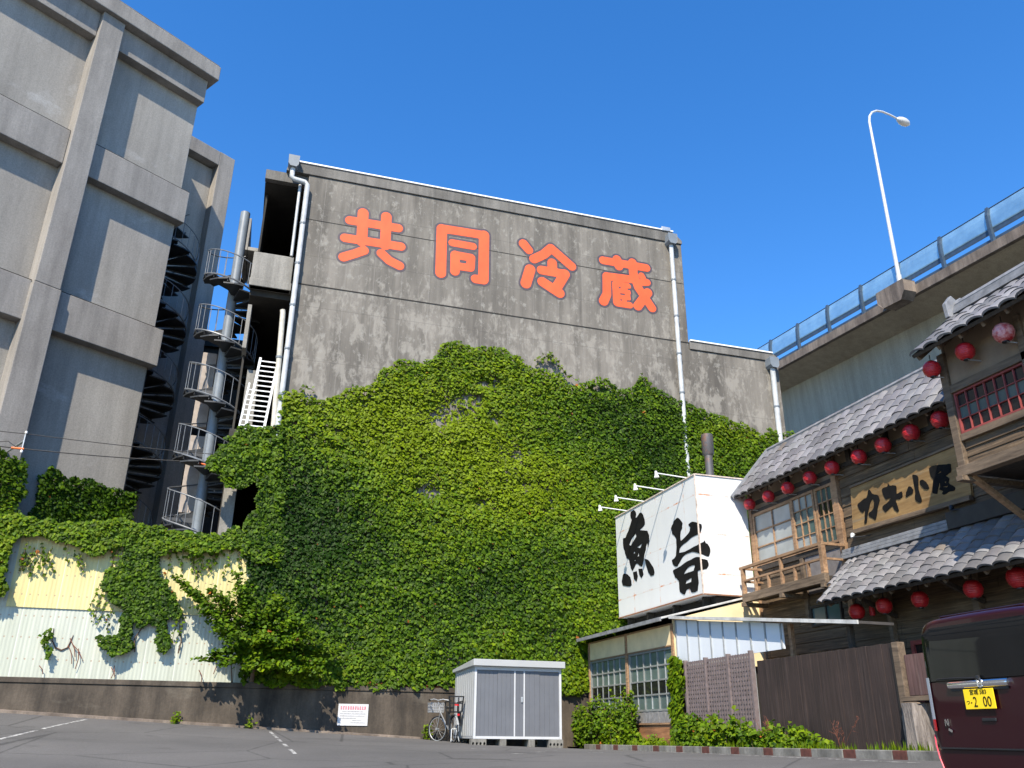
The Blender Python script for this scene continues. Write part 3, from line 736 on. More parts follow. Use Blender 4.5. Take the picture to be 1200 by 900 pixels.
b = MB(); b.box(XR-.02, XR+.055, 15.5, 18.95, 5.47, 5.60); b.build('plaster_band', M_plaster, rest)
for y, w, z0, z1, mt in ((18.93, .14, 1.5, 6.3, M_frame), (15.48, .16, 2.5, 6.3, M_frame), (12.4, .14, 5.6, 6.3, M_darkbeam), (13.7, .12, 5.7, 6.3, M_darkbeam), (14.9, .12, 5.7, 6.3, M_darkbeam), (17.2, .10, 5.6, 6.3, M_darkbeam), (17.0, .12, 2.5, 3.9, M_beam)):
    b = MB(); b.box(XR-.09, XR+.04, y-w/2, y+w/2, z0, z1); b.build('post', mt, rest, .006)
# upper window row above the balcony
def window(y0, y1, z0, z1, x, cols, rows, pane_mats, frame_mat, fw=.07, mw=.035, depth=.05, parent=None, name='window'):
    f = MB(); f.box(x-depth, x+.02, y0, y0+fw, z0, z1); f.box(x-depth, x+.02, y1-fw, y1, z0, z1); f.box(x-depth, x+.02, y0+fw, y1-fw, z0, z0+fw); f.box(x-depth, x+.02, y0+fw, y1-fw, z1-fw, z1)
    yi0, yi1, zi0, zi1 = y0+fw, y1-fw, z0+fw, z1-fw
    for k in range(1, cols): c = yi0+(yi1-yi0)*k/cols; f.box(x-depth*.8, x+.01, c-mw/2, c+mw/2, zi0, zi1)
    for k in range(1, rows): c = zi0+(zi1-zi0)*k/rows; f.box(x-depth*.7, x+.008, yi0+.001, yi1-.001, c-mw/2, c+mw/2)
    o = f.build(name, frame_mat, parent, .004)
    g = MB(); i = 0
    for c in range(cols):
        for r_ in range(rows):
            g.box(x-.006, x-.001, yi0+(yi1-yi0)*c/cols+.002, yi0+(yi1-yi0)*(c+1)/cols-.002, zi0+(zi1-zi0)*r_/rows+.002, zi0+(zi1-zi0)*(r_+1)/rows-.002, (c*3+r_*5+i) % len(pane_mats))
    g.build('pane', pane_mats, o); return o
WX = XR-.03
window(17.15, 18.84, 4.02, 5.38, WX, 2, 3, [M_pane], M_frame, parent=rest)
window(16.25, 17.13, 4.02, 5.38, WX-.02, 3, 4, [M_pane, M_paneg, M_panet], M_frame, .06, .025, parent=rest)
window(15.57, 16.23, 4.02, 5.38, WX, 3, 4, [M_panet, M_paned, M_panet], M_frame, .06, .025, parent=rest)
b = MB(); b.box(XR-.05, XR+.03, 15.6, 16.9, 3.05, 3.95); b.build('grey_panel', simple('grey panel', (.17, .155, .15), .8, 0, .25, 6), rest)
# balcony
bal = MB(); BX = 11.82; Y0, Y1 = 15.40, 18.62
bal.box(BX-.06, BX+.06, Y0-.04, Y1, 3.06, 3.26); bal.build('balcony_beam', M_beam, rest, .008)
bal = MB(); bal.box(BX+.062, XR-.1, Y0, Y1-.02, 3.14, 3.22); bal.build('balcony_floor', M_darkbeam, rest)
for y in (Y0+.02, 16.95, Y1-.06):
    bal = MB(); bal.box(BX-.10, XR-.09, y-.06, y+.06, 2.96, 3.055); bal.build('balcony_joist', M_beam, rest, .006)
bal = MB(); bal.bar((BX, Y0-.05, 3.90), (BX, Y1+.06, 3.90), .09, .07); bal.bar((BX+.05, Y0, 3.90), (XR-.1, Y0, 3.90), .07, .06)
bal.bar((BX, Y0, 3.58), (BX, Y1, 3.58), .055, .05); bal.bar((BX+.04, Y0, 3.58), (XR-.1, Y0, 3.58), .05, .05); bal.bar((BX, Y1, 3.90), (XR-.1, Y1, 3.90), .06, .06)
bal.bar((BX, Y1, 3.58), (XR-.1, Y1, 3.58), .05, .05); bal.build('balcony_handrail', M_frame, rest, .006)
for y, zz, w in ((Y0+.01, 3.87, .11), (16.95, 3.87, .07), (Y1-.05, 3.87, .09)):
    b = MB(); b.box(BX-w/2, BX+w/2, y-w/2, y+w/2, 3.262, zz-.003); b.build('balcony_post', M_frame, rest, .005)
for y in (15.95, 16.45, 17.5, 18.05):
    b = MB(); b.box(BX-.03, BX+.03, y-.03, y+.03, 3.262, 3.553); b.build('balcony_post', M_frame, rest, .004)

# tiled roofs
def tile_roof(name, O, u, v, nu, nv, parent, seed=1, stag=0.0, lift=.026, tw=None):
    """O lower-left corner, u full width vector, v full slope vector; nu tiles wide, nv courses, S-curved overlapping tiles"""
    rng = random.Random(seed); O = np.array(O, float); u = np.array(u, float); v = np.array(v, float)
    n = np.cross(u, v); n /= np.linalg.norm(n); n = n if n[2] > 0 else -n
    prof = [(0, -.014), (.07, .012), (.22, .034), (.45, .044), (.70, .034), (.88, .014), (.95, .004), (1.0, -.014)]
    vs = []; fs = []; cols = []
    for j in range(nv):
        for i in range(nu):
            g = .10+.105*rng.random()**1.2; tint = (g*(1.0+.05*rng.random()), g*1.0, g*(.98+.07*rng.random()))
            if rng.random() < .015: tint = (g*1.15, g*.98, g*.82)
            dj = rng.uniform(-.006, .006); b0 = len(vs); v0 = j/nv; v1 = (j+1)/nv+.12/nv
            for s, h in prof:
                p = O+u*((i+s)/nu)
                vs.append(p+v*v0+n*(h+lift+dj)); vs.append(p+v*v1+n*(h+.008+dj)); vs.append(p+v*v0+n*(h+lift-.035+dj))
            for k in range(len(prof)-1):
                a = b0+3*k; fs.append([a, a+3, a+4, a+1]); fs.append([a+2, a+5, a+3, a]); 
            cols += [tint]*(len(prof)*3)
    root = parent
    me = bpy.data.meshes.new(name); off = np.array(root.location)
    me.from_pydata([tuple(p-off) for p in vs], [], fs); me.update()
    at = me.color_attributes.new('tint', 'FLOAT_COLOR', 'POINT'); at.data.foreach_set('color', np.array([(*c, 1) for c in cols], np.float32).reshape(-1))
    me.polygons.foreach_set('use_smooth', [True]*len(fs)); me.set_sharp_from_angle(angle=R(50))
    return link_mesh(name, me, M_tile, parent)
def roof_plane(parent, ex, ez, tx, tz, ya, yb, nu, nv, seed, soffit=True, name='roof', yc=None):
    """eave at ex,ez rising to tx,tz; ya near end, yb far end"""
    tile_roof(name, (ex, yb, ez), (0, ya-yb, 0), (tx-ex, 0, tz-ez), nu, nv, parent, seed)
    v = np.array([tx-ex, 0, tz-ez]); L = np.linalg.norm(v); n = np.array([-(tz-ez), 0, tx-ex])/L
    b = MB(); b.obox(np.array([ex, ya+.02, ez])+v*.012-n*.075, (0, yb-ya-.04, 0), v*.985, n*.06); b.build('roof_board', M_darkbeam, parent)
    b = MB()
    k = int((yb-ya)/.45)
    for i in range(k+1):
        y = ya+.08+(yb-ya-.16)*i/k; b.obox(np.array([ex, y-.025, ez])+v*.03-n*.16, (0, .05, 0), v*.95, n*.08)
    b.build('rafter', M_beam, parent)
# upper roof
UE = (11.98, 5.81); UT = (13.2, 7.21)
roof_plane(rest, UE[0], UE[1], UT[0], UT[1], 10.3, 18.9, 27, 5, 11, name='upper_roof')
b = MB(); b.tube([(UT[0], 10.3, UT[1]+.04), (UT[0], 18.92, UT[1]+.04)], .075, 8); b.box(UT[0]-.06, UT[0]+.06, 10.3, 18.9, UT[1]-.12, UT[1]+.02)
b.build('roof_ridge', M_ridge, rest)
b = MB(); b.obox((11.97, 18.9, 5.78), (1.25, 0, 1.435), (0, .05, 0), (-.08, 0, .08)); b.build('verge_board', M_ridge, rest)
# lower roof
LE = (11.3, 2.56); LT = (12.40, 3.56)
roof_plane(rest, LE[0], LE[1], LT[0], LT[1], 5.0, 14.95, 32, 7, 12, name='lower_roof')
# hip corner slants from the eave corner back to the wall
tile_roof('lower_roof', (LE[0], 14.952, LE[1]), (.0, .16, 0), (LT[0]-LE[0], .0, LT[1]-LE[1]), 1, 7, rest, 5)
tile_roof('lower_roof', (LE[0]+.45, 15.113, LE[1]+.41), (.0, .2, 0), (.65, .0, .59), 1, 4, rest, 6)
b = MB()
for k in range(3): b.box(12.30+.03*k, XR-.05, 12.35, 15.46, 3.585+.075*k, 3.65+.075*k)
b.build('ridge_course', M_ridge, rest, .008)
b = MB(); b.box(12.28, XR-.04, 5, 12.34, 3.58, 3.90); b.build('flashing', simple('dark lead flashing', (.035, .034, .033), .6, .2, .2), rest, .01)
# lower storey details in the shade
for y, w in ((12.1, .14), (10.2, .12), (14.3, .10), (8.2, .12)):
    b = MB(); b.box(XR-.16, XR-.04, y-w/2, y+w/2, -.3, 3.2); b.build('post', M_beam, rest, .006)
for y in (14.2, 12.0, 10.0, 8.0):
    b = MB(); b.bar((XR-.05, y, 2.25), (11.5, y, 2.60), .07, .08); b.build('eave_brace', M_darkbeam, rest)
window(12.6, 13.9, .5, 1.75, XR-.05, 2, 1, [M_paned], M_redfr, .08, .06, parent=rest)
window(10.5, 11.8, .5, 1.75, XR-.05, 2, 1, [M_paned], M_darkbeam, .08, .06, parent=rest)
window(15.8, 16.9, 2.32, 2.78, XR-.04, 2, 1, [M_panet, M_paneg], M_darkbeam, .05, .04, parent=rest)
# window bay
bx = 11.2; by = 10.72
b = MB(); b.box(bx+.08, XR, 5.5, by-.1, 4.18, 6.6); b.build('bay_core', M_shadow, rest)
for yy, w in ((by-.07, .15), (9.05, .12), (7.2, .13)):
    b = MB(); b.box(bx-.06, bx+.1, yy-w/2, yy+w/2, 4.16, 6.25); b.build('bay_post', M_beam, rest, .008)
b = MB(); b.box(bx-.10, bx+.08, 5.5, by+.02, 4.02, 4.20); b.box(bx-.04, bx+.08, 5.5, by-.15, 4.62, 4.74); b.box(bx-.06, bx+.08, 5.5, by-.15, 5.48, 5.62); b.build('bay_beam', M_beam, rest, .008)
b = MB(); planks(b, bx+.06, 5.5, by-.15, 4.21, 4.62, .15); b.build('bay_plank_wall', M_plank, rest)
b = MB(); b.box(bx+.0, bx+.08, 5.5, by-.15, 5.63, 6.6); b.build('bay_plaster', M_plaster, rest)
b = MB(); b.box(bx+.05, XR-.05, by-.11, by-.03, 4.2, 6.6); b.build('bay_side_wall', M_plank, rest)
b = MB(); b.box(bx+.02, XR-.05, 5.5, by-.02, 4.10, 4.17); b.build('bay_floor', M_darkbeam, rest)
window(9.12, by-.16, 4.745, 5.475, bx+.03, 7, 3, [M_paned, M_paned, M_panet], M_redfr, .035, .018, .05, parent=rest)
window(7.3, 8.98, 4.745, 5.475, bx+.03, 8, 3, [M_paned], M_redfr, .035, .018, .05, parent=rest)
for yy in (by-.15, 8.2):
    b = MB(); b.bar((XR-.08, yy, 3.25), (bx+.02, yy, 4.02), .09, .09); b.build('bay_bracket', M_frame, rest, .006)
b = MB(); b.box(bx-.2, XR-.05, by-.18, by-.04, 3.93, 4.015); b.build('bay_joist', M_beam, rest, .006)
tb = (10.62, 6.20, 11.75, 7.12)
roof_plane(rest, *tb, 5.0, 10.78, 18, 4, 13, name='bay_roof')
b = MB()
for k in range(3): b.box(11.62+.02*k, 11.92-.02*k, 5, 10.62, 7.12+.055*k, 7.165+.055*k)
b.tube([(11.77, 5, 7.31), (11.77, 10.64, 7.31)], .085, 8); b.build('bay_ridge', M_ridge, rest)
b = MB(); b.poly([[(11.52, 10.62, 7.05), (12.0, 10.62, 7.05), (12.02, 10.62, 7.32), (11.88, 10.62, 7.5), (11.77, 10.62, 7.42), (11.66, 10.62, 7.5), (11.5, 10.62, 7.32)]], (0, 1, 0), .09); b.build('ridge_end_tile', M_ridge, rest, .01)
b = MB(); b.obox((11.9, 5, 7.06), (.9, 0, -.7), (0, 5.75, 0), (.05, 0, .06)); b.build('bay_roof_back', M_ridge, rest)

# signboard カキ小屋
SX = XR-.10
sb = thing('wooden_signboard', 'yellow wooden signboard with four brushed black characters on the plank wall', 'signboard', (SX, 13.5, 4.16))
b = MB(); c4 = [onX(u, v, SX) for u, v in ((997, 573), (1131, 519), (1138, 580), (1000, 621))]
b.poly([c4], (1, 0, 0), .05); b.build('board', M_board, sb, .008)
b = MB(); b.bar(c4[3]+np.array([-.03, .02, -.06]), c4[2]+np.array([-.03, -.02, -.06]), .10, .09); b.bar(c4[0]+np.array([0, .02, .04]), c4[1]+np.array([0, -.02, .04]), .06, .05); b.build('board_rail', M_beam, sb, .006)
KX, KY, KS = 990, 540, 140/1200.
def clip_px(loop, p, q, keep):
    out = []; f = lambda a: ((q[0]-p[0])*(a[1]-p[1])-(q[1]-p[1])*(a[0]-p[0]))*keep
    for a, c in zip(loop, loop[1:]+loop[:1]):
        fa, fc = f(a), f(c)
        if fa >= 0: out.append(a)
        if (fa >= 0) != (fc >= 0): s_ = fa/(fa-fc); out.append((a[0]+(c[0]-a[0])*s_, a[1]+(c[1]-a[1])*s_))
    return out
def soften(loop, n=4):
    """rounds a drawn outline like a loaded brush, with slightly ragged edges"""
    K = len(loop); out = []; rg_ = random.Random(K*7+int(loop[0][0]))
    if K < 6: return loop
    for i in range(K):
        p0, p1, p2, p3 = (np.array(loop[(i+j-1) % K], float) for j in range(4))
        for q in range(n):
            t_ = q/n; tan1 = (p2-p0)*.32; tan2 = (p3-p1)*.32
            h00 = 2*t_**3-3*t_**2+1; h10 = t_**3-2*t_**2+t_; h01 = 1-h00; h11 = t_**3-t_**2
            c = h00*p1+h10*tan1+h01*p2+h11*tan2
            if q: c = c+np.array([rg_.gauss(0, 1.6), rg_.gauss(0, 1.6)])
            out.append((float(c[0]), float(c[1])))
    return out
def brush(name, parent, X, ox, oy, k, loops_list, mat=M_black, th=.008, corner=None):
    b = MB(); loops_list = [[soften(l) for l in loops] for loops in loops_list]
    for i, loops in enumerate(loops_list):
        if corner:
            P, Q, Yc = corner; px = [[(ox+x*k, oy+y*k) for x, y in l] for l in loops]
            rt = clip_px(px[0], P, Q, -1); px[0] = clip_px(px[0], P, Q, 1)
            b.poly([[onX(u, v, X-.004) for u, v in l] for l in px], (-1, 0, 0), th+.0008*i)
            if len(rt) > 2: b.poly([[onY(u, v, Yc-.004) for u, v in rt]], (0, -1, 0), th+.0008*i)
            continue
        b.poly([[onX(ox+x*k, oy+y*k, X-.004) for x, y in l] for l in loops], (-1, 0, 0), th+.0008*i)
    return b.build(name, mat, parent)
brush('brushed_character', sb, SX, KX, KY, KS, [[[(130, 440), (190, 385), (222, 368), (235, 300), (250, 290), (278, 332), (300, 338), (335, 348), (352, 400), (330, 480), (312, 590), (285, 580), (245, 555), (242, 530), (288, 480), (296, 410), (280, 385), (255, 430), (232, 540), (220, 625), (198, 628), (202, 540), (205, 490), (185, 522), (160, 505), (138, 470)]]])
brush('brushed_character', sb, SX, KX, KY, KS, [[[(375, 290), (390, 272), (428, 258), (435, 225), (455, 250), (515, 250), (522, 330), (550, 318), (575, 310), (582, 355), (550, 385), (512, 388), (525, 440), (545, 500), (525, 512), (500, 490), (478, 455), (412, 515), (380, 480), (388, 452), (440, 410), (460, 372), (412, 386), (385, 335)]]])
brush('brushed_character', sb, SX, KX, KY, KS, [[[(680, 150), (710, 140), (738, 165), (742, 290), (772, 380), (770, 415), (745, 418), (708, 385), (708, 300)]], [[(650, 255), (688, 290), (680, 330), (645, 350), (615, 365), (625, 305)]], [[(752, 205), (785, 190), (820, 215), (848, 270), (835, 285), (795, 280), (762, 240)]]])
brush('brushed_character', sb, SX, KX, KY, KS, [[[(848, 80), (890, 50), (1050, 30), (1066, 45), (1066, 115), (990, 165), (1020, 152), (1050, 180), (1048, 228), (1106, 265), (1100, 300), (1050, 310), (1000, 340), (978, 328), (990, 305), (950, 290), (962, 262), (950, 215), (928, 332), (880, 315), (890, 190), (868, 160)], [(925, 132), (972, 100), (968, 118)], [(1000, 212), (1022, 205), (1018, 228)], [(985, 262), (1042, 248), (1030, 268)]]])

# lanterns
def lantern_mesh(bm_parent, c, r, mat):
    prof = [(.30*r, -.93*r), (.62*r, -.80*r), (.88*r, -.48*r), (1.0*r, 0), (.90*r, .45*r), (.64*r, .78*r), (.32*r, .92*r)]
    fine = []
    for i in range(len(prof)-1):
        for s in range(4):
            f = s/4; fine.append((prof[i][0]*(1-f)+prof[i+1][0]*f-(.012*r if s % 2 else 0), prof[i][1]*(1-f)+prof[i+1][1]*f))
    fine.append(prof[-1]); b = MB(); b.lathe(c, fine, 20); return b.build('lantern_body', mat, bm_parent)
def lantern(u, v, dpx, X, label, group, mat=None, arm=True):
    c = onX(u, v, X); d = np.linalg.norm(c)
    dep = float(np.dot(c, AX[:, 2])); r = .5*dpx*dep/FOC
    t = thing('paper_lantern', label, 'lantern', tuple(c), group)
    lantern_mesh(t, c, r, mat or M_lantern)
    for nm, z0, h in (('top_ring', .88*r, .10*r), ('bottom_ring', -1.0*r, .12*r)):
        b = MB(); b.lathe(c+np.array([0, 0, z0]), [(0, 0), (.34*r, 0), (.34*r, h), (0, h)], 14); b.build(nm, M_cark, t)
    b = MB(); b.tube([c+np.array([0, 0, .9*r]), c+np.array([0, 0, 1.75*r])], .008, 5); b.build('hanging_cord', M_cark, t)
    if arm:
        b = MB(); b.tube([c+np.array([.0, -.02, -.99*r]), c+np.array([.35, -.05, -.95*r])], .012, 6); b.build('stay_rod', M_galv, t)
up = [(878.4, 591, 14), (900.5, 582, 15), (923, 572, 15.5), (949, 560, 16.5), (975, 548, 17.5), (1006.5, 535.4, 18.5), (1034.8, 521.8, 19), (1067.7, 507, 20.5), (1101.7, 491.8, 21.5)]
ul = ['red lantern touching the white sign box corner under the upper tiled roof', 'red lantern above the left balcony window edge, second from the white sign box', 'red lantern above the paper white panes, third from the white sign box', 'red lantern above the lattice window, fourth from the white sign box', 'red lantern at the right end of the balcony windows, fifth from the white sign box',
      'red lantern just left above the wooden signboard, sixth from the white sign box', 'red lantern above the first characters of the wooden signboard, seventh from the white sign box', 'red lantern above the last characters of the wooden signboard, eighth from the white sign box', 'red lantern in the shade of the window bay corner, last in the upper row']
for (u, v, d), l in zip(up, ul): lantern(u, v, d, 12.22, l, 'lanterns under the upper roof')
for (u, v, d), l, mt in zip([(1092, 432.6, 20.5), (1131, 412, 22), (1176.2, 390, 24.5)], ['faded red lantern at the outer corner of the window bay roof', 'bright clean red lantern above the red window of the bay', 'pale bleached red lantern above the red bay window, near the photo edge'], (M_lantern, M_lantern, M_lanternf)): lantern(u, v, d, 10.95, l, 'lanterns under the bay roof', mt)
for (u, v, d), l in zip([(1004, 716.7, 19), (1036, 710, 19), (1078, 702.6, 20), (1140.5, 690.4, 22.5), (1193, 677, 26)], ['dark red lantern at the left corner under the lower tiled roof', 'dark red lantern second from the left under the lower tiled roof', 'dark red lantern in the middle of the row under the lower tiled roof', 'dark red lantern above the roof of the maroon car', 'large dark red lantern rightmost under the lower tiled roof']): lantern(u, v, d, 11.95, l, 'lanterns under the lower roof', None, False)
c = onX(1022, 716, 12.1); t = thing('small_red_lamp', 'tiny red hanging lamp between two lanterns under the lower roof', 'lamp', tuple(c))
b = MB(); b.lathe(c, [(0, -.1), (.05, -.09), (.06, 0), (.05, .09), (0, .1)], 10); b.build('lamp_body', M_lantern, t)
b = MB(); b.tube([c+np.array([0, 0, .1]), c+np.array([0, 0, .7])], .006, 5); b.build('hanging_cord', M_cark, t)
# small floodlights on the wall
for (u, v), l in (((1114, 598), 'small black floodlight on an arm below the right end of the wooden signboard'), ((998, 630), 'small white floodlight below the left end of the wooden signboard')):
    c = onX(u, v, 12.2); t = thing('wall_floodlight', l, 'lamp', tuple(c))
    b = MB(); b.lathe(c, [(0, 0), (.02, 0), (.045, .06), (.05, .10), (0, .10)], 12, axis=(.5, .2, .6)); b.build('lamp_head', M_cark if u > 1100 else M_lampm, t)
    b = MB(); b.tube([c, c+np.array([.15, -.2, .0]), (XR-.05, c[1]-.3, c[2]+.02)], .012, 6); b.build('arm', M_cark, t)

# ---- white sign box 魚旨 on the lean-to roof
BX0 = 10.9
sg = thing('sign_box', 'big white sheet metal sign box with two brushed black characters on the lean-to roof', 'sign', (11.6, 21.5, 3.2))
tl, tr, bl, br = [onX(*p, BX0) for p in ((723, 611), (815, 556.5), (727.5, 725), (823, 695))]
yn, yf = 18.98, 24.1; zb, zt2 = 3.28, 6.36
b = MB(); b.box(BX0, 12.38, yn, yf, zb, zt2); b.build('box', M_whitebox, sg, .01)
rimm = simple('rusty white edge', (.62, .52, .44), .6, .1, .4, 8)
b = MB(); e = .012
for a_, c_ in (((BX0-e, yn-e, zb-.004), (BX0-e, yn-e, zt2+.004)), ((BX0-e, yn, zt2+e), (BX0-e, yf, zt2+e)), ((BX0, yn-e, zt2+e), (12.38, yn-e, zt2+e))): b.bar(a_, c_, .03, .03)
b.build('edge_trim', rimm, sg)
b = MB(); b.bar((BX0-e, yn, zb), (BX0-e, yf, zb), .03, .03); b.bar((BX0, yn-e, zb), (12.38, yn-e, zb), .03, .03); b.build('edge_trim', M_rust, sg)
k_ = 130/975.
brush('brushed_character', sg, BX0, 715, 590, k_, [
    [[(185, 72), (212, 60), (228, 88), (228, 128), (266, 82), (290, 98), (306, 180), (262, 232), (300, 236), (330, 246), (344, 310), (334, 388), (326, 345), (308, 425), (282, 552), (235, 528), (198, 592), (180, 550), (165, 490), (145, 480), (120, 395), (114, 312), (140, 295), (165, 230), (190, 150), (180, 115)],
     [(226, 262), (232, 290), (182, 372), (168, 362), (190, 310)], [(285, 350), (265, 392), (238, 385)], [(215, 420), (222, 436), (206, 442)], [(252, 432), (256, 462), (240, 470)], [(222, 492), (226, 505), (212, 505)]],
    [[(120, 618), (150, 622), (178, 650), (188, 705), (180, 728), (118, 722), (104, 690)]], [[(202, 605), (234, 595), (244, 640), (234, 685), (212, 665)]], [[(250, 575), (282, 572), (294, 622), (276, 656), (258, 625)]], [[(305, 490), (345, 508), (386, 580), (388, 625), (362, 636), (335, 600)]]])
brush('brushed_character', sg, BX0, 715, 590, k_, [
    [[(565, 150), (596, 125), (632, 165), (634, 210), (620, 255), (622, 330), (690, 262), (706, 215), (690, 185), (722, 160), (795, 180), (804, 215), (786, 262), (730, 290), (624, 378), (612, 435), (700, 402), (780, 358), (822, 335), (826, 320), (838, 345), (862, 365), (880, 410), (862, 466), (792, 440), (720, 425), (645, 462), (592, 552), (560, 542), (544, 500), (580, 460), (582, 310), (544, 262), (540, 210)]],
    [[(555, 590), (600, 562), (700, 500), (762, 470), (812, 488), (852, 496), (865, 535), (846, 575), (772, 592), (778, 680), (770, 765), (720, 782), (704, 750), (672, 762), (656, 800), (615, 775), (604, 680), (570, 645)], [(652, 622), (668, 585), (705, 552), (744, 540), (738, 588), (690, 605)], [(664, 708), (672, 680), (718, 652), (714, 690)]]], corner=((815, 556.5), (823, 695), 18.98))
# faint support under the box
for y in (19.4, 21.0, 22.6, 23.9):
    b = MB(); b.box(11.1, 12.3, y-.04, y+.04, 2.9, 3.27); b.build('support_beam', M_darkc, sg)
b = MB(); b.box(11.3, 12.3, yn+.1, yf-.1, 2.75, 3.25); b.build('gap_shade_fill', M_shadow, sg)  # block coloured near black for the shaded gap below the sign box
for (u, v), (hu, hv), l in zip([(804, 560), (778, 576), (754, 588), (734, 598)], [(768, 559), (742, 573), (721, 586), (700, 599)], ['white arm lamp nearest to the flue pipe on top of the sign box', 'white arm lamp on the sign box, second from the flue pipe', 'white arm lamp on the sign box, third from the flue pipe', 'white arm lamp at the far end of the sign box top']):
    a0 = onX(u, v, BX0); a0[2] = zt2+.03; t = thing('arm_lamp', l, 'sign lamp', tuple(a0), 'arm lamps on the sign box')
    tipp = a0+np.array([-.88, .02, .06]); b = MB(); b.tube([a0+np.array([.15, 0, -.0]), tipp], .017, 8); b.build('arm', M_whitem, t)
    b = MB(); b.lathe(tipp+np.array([0, 0, .05]), [(0, .015), (.032, .0), (.038, -.06), (.042, -.09), (.068, -.155), (.07, -.17), (.0, -.17)], 14, axis=(-.12, 0, 1)); b.build('lamp_head', M_whitem, t)
fl = onY(832, 556, 20.2); t = thing('flue_pipe', 'rusty grey metal flue pipe with a wide cap behind the white sign box', 'flue', (fl[0], 20.2, 3.5))
rustg = NB('rusty galvanised flue'); cc = rustg.ramp(rustg.noise(4, (1, 1, .6), 5, .7), [(.52, (.105, .10, .10)), (.70, (.24, .11, .06))]); M_flue = rustg.done(cc, .5, .35)
b = MB(); b.tube([(fl[0], 20.2, 3.4), (fl[0], 20.2, 7.75)], .115, 16); b.build('pipe', M_flue, t)
b = MB(); b.lathe((fl[0], 20.2, 7.36), [(.115, 0), (.165, .06), (.17, .62), (.15, .64), (0, .64)], 18); b.build('cap', M_flue, t)

# ---- glazed lean-to under the sign box
XG = 10.0
ln = thing('glazed_lean_to', 'shabby glazed lean-to with cream boards and pale metal roof under the white sign box', 'lean-to', (XG, 21, 0))
GY0, GY1 = 18.95, 24.28
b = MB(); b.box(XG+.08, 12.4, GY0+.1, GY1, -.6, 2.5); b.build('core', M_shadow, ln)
b = MB(); b.obox((9.62, GY0-.08, 2.60), (2.85, 0, .72), (0, GY1-GY0+.05, 0), (0, 0, .05)); b.build('roof', M_roofm, ln, .008)
b = MB(); b.bar((9.60, GY0-.1, 2.60), (9.60, GY1, 2.60), .05, .09); b.build('gutter', M_ridge, ln)
b = MB(); b.box(XG-.03, XG+.06, GY0, GY1, 2.04, 2.50); b.build('cream_board', M_cream, ln)
for y0, y1 in ((GY0+.10, 21.55), (21.73, GY1-.06)):
    o = window(y0, y1, .56, 2.0, XG+.02, 3, 4, [M_paneg, M_paneg, M_paneg], simple('grey sash', (.20, .21, .20), .6, 0, .2), .05, .04, .05, parent=ln)
    b = MB()
    for k in range(3): b.box(XG-.012, XG+.02, y0+.06+(y1-y0-.1)*(k+.5)/3-.008, y0+.06+(y1-y0-.1)*(k+.5)/3+.008, .62, 1.96)
    b.build('mullion', M_batten, o)
    b = MB(); b.box(XG-.001, XG+.016, y0+.06, y1-.06, .98, 1.27); b.build('dark_pane', M_paned, o)
    b = MB()
    for k in range(14): b.box(XG-.02-.004*(k % 2), XG+.06, y0+(y1-y0)*k/14+.004, y0+(y1-y0)*(k+1)/14-.004, .30, .555)
    b.build('board_skirt', simple('grey weathered boards', (.21, .205, .20), .8, 0, .3, 8), ln)
for y, w in ((GY0+.04, .10), (21.64, .12), (GY1-.02, .10)):
    b = MB(); b.box(XG-.06, XG+.05, y-w/2, y+w/2, -.4, 2.52); b.build('post', M_frame, ln, .006)
b = MB(); b.box(XG-.055, XG+.05, GY0+.1, GY1-.08, 2.002, 2.038); b.box(XG-.055, XG+.05, GY0+.1, GY1-.08, 2.502, 2.54); b.box(XG-.06, XG+.05, GY0+.1, GY1-.08, .255, .295); b.build('rail', M_frame, ln, .004)
b = MB(); b.box(XG-.03, XG+.05, GY0+.1, GY1-.1, -.5, .25); b.build('plywood_base', M_rustwood, ln)
b = MB(); b.poly([[(XG-.02, GY0-.03, 1.6), (12.48, GY0-.03, 1.6), (12.48, GY0-.03, 3.26), (12.3, GY0-.03, 3.24), (XG-.02, GY0-.03, 2.62)]], (0, 1, 0), .06); b.build('gable_wall', M_cream, ln)
# side awning
AR = lambda y: 1.78+(y-12.2)*.1275
b = MB(); b.obox((9.86, 12.2, AR(12.2)), (.75, 0, .0), (0, 18.88-12.2, AR(18.88)-AR(12.2)), (0, 0, .045)); b.build('awning_roof', simple('dark awning sheet', (.05, .045, .042), .7, 0, .3), ln)
b = MB(); b.obox((9.82, 12.15, AR(12.2)-.015), (.035, 0, 0), (0, 18.9-12.2, AR(18.88)-AR(12.2)), (0, 0, .065)); b.build('awning_edge', M_roofm, ln)
b = MB(); b.poly([[(XG-.01, 18.85, 1.57), (XG-.01, 14.52, 1.57), (XG-.01, 14.52, AR(14.52)-.035), (XG-.01, 18.85, AR(18.85)-.035)]], (1, 0, 0), .03); b.build('white_panel', M_wpanel, ln)
for k in range(9):
    y = 18.8-k*.53; b = MB(); b.box(XG-.035, XG-.012, y-.02, y+.02, 1.58, AR(y)-.04); b.build('batten', M_batten, ln)
for y, mt in ((14.46, M_frame), (12.75, M_darkbeam)):
    b = MB(); b.box(XG+.10, XG+.18, y-.045, y+.045, -.4, AR(y)-.04); b.build('post', mt, ln, .005)
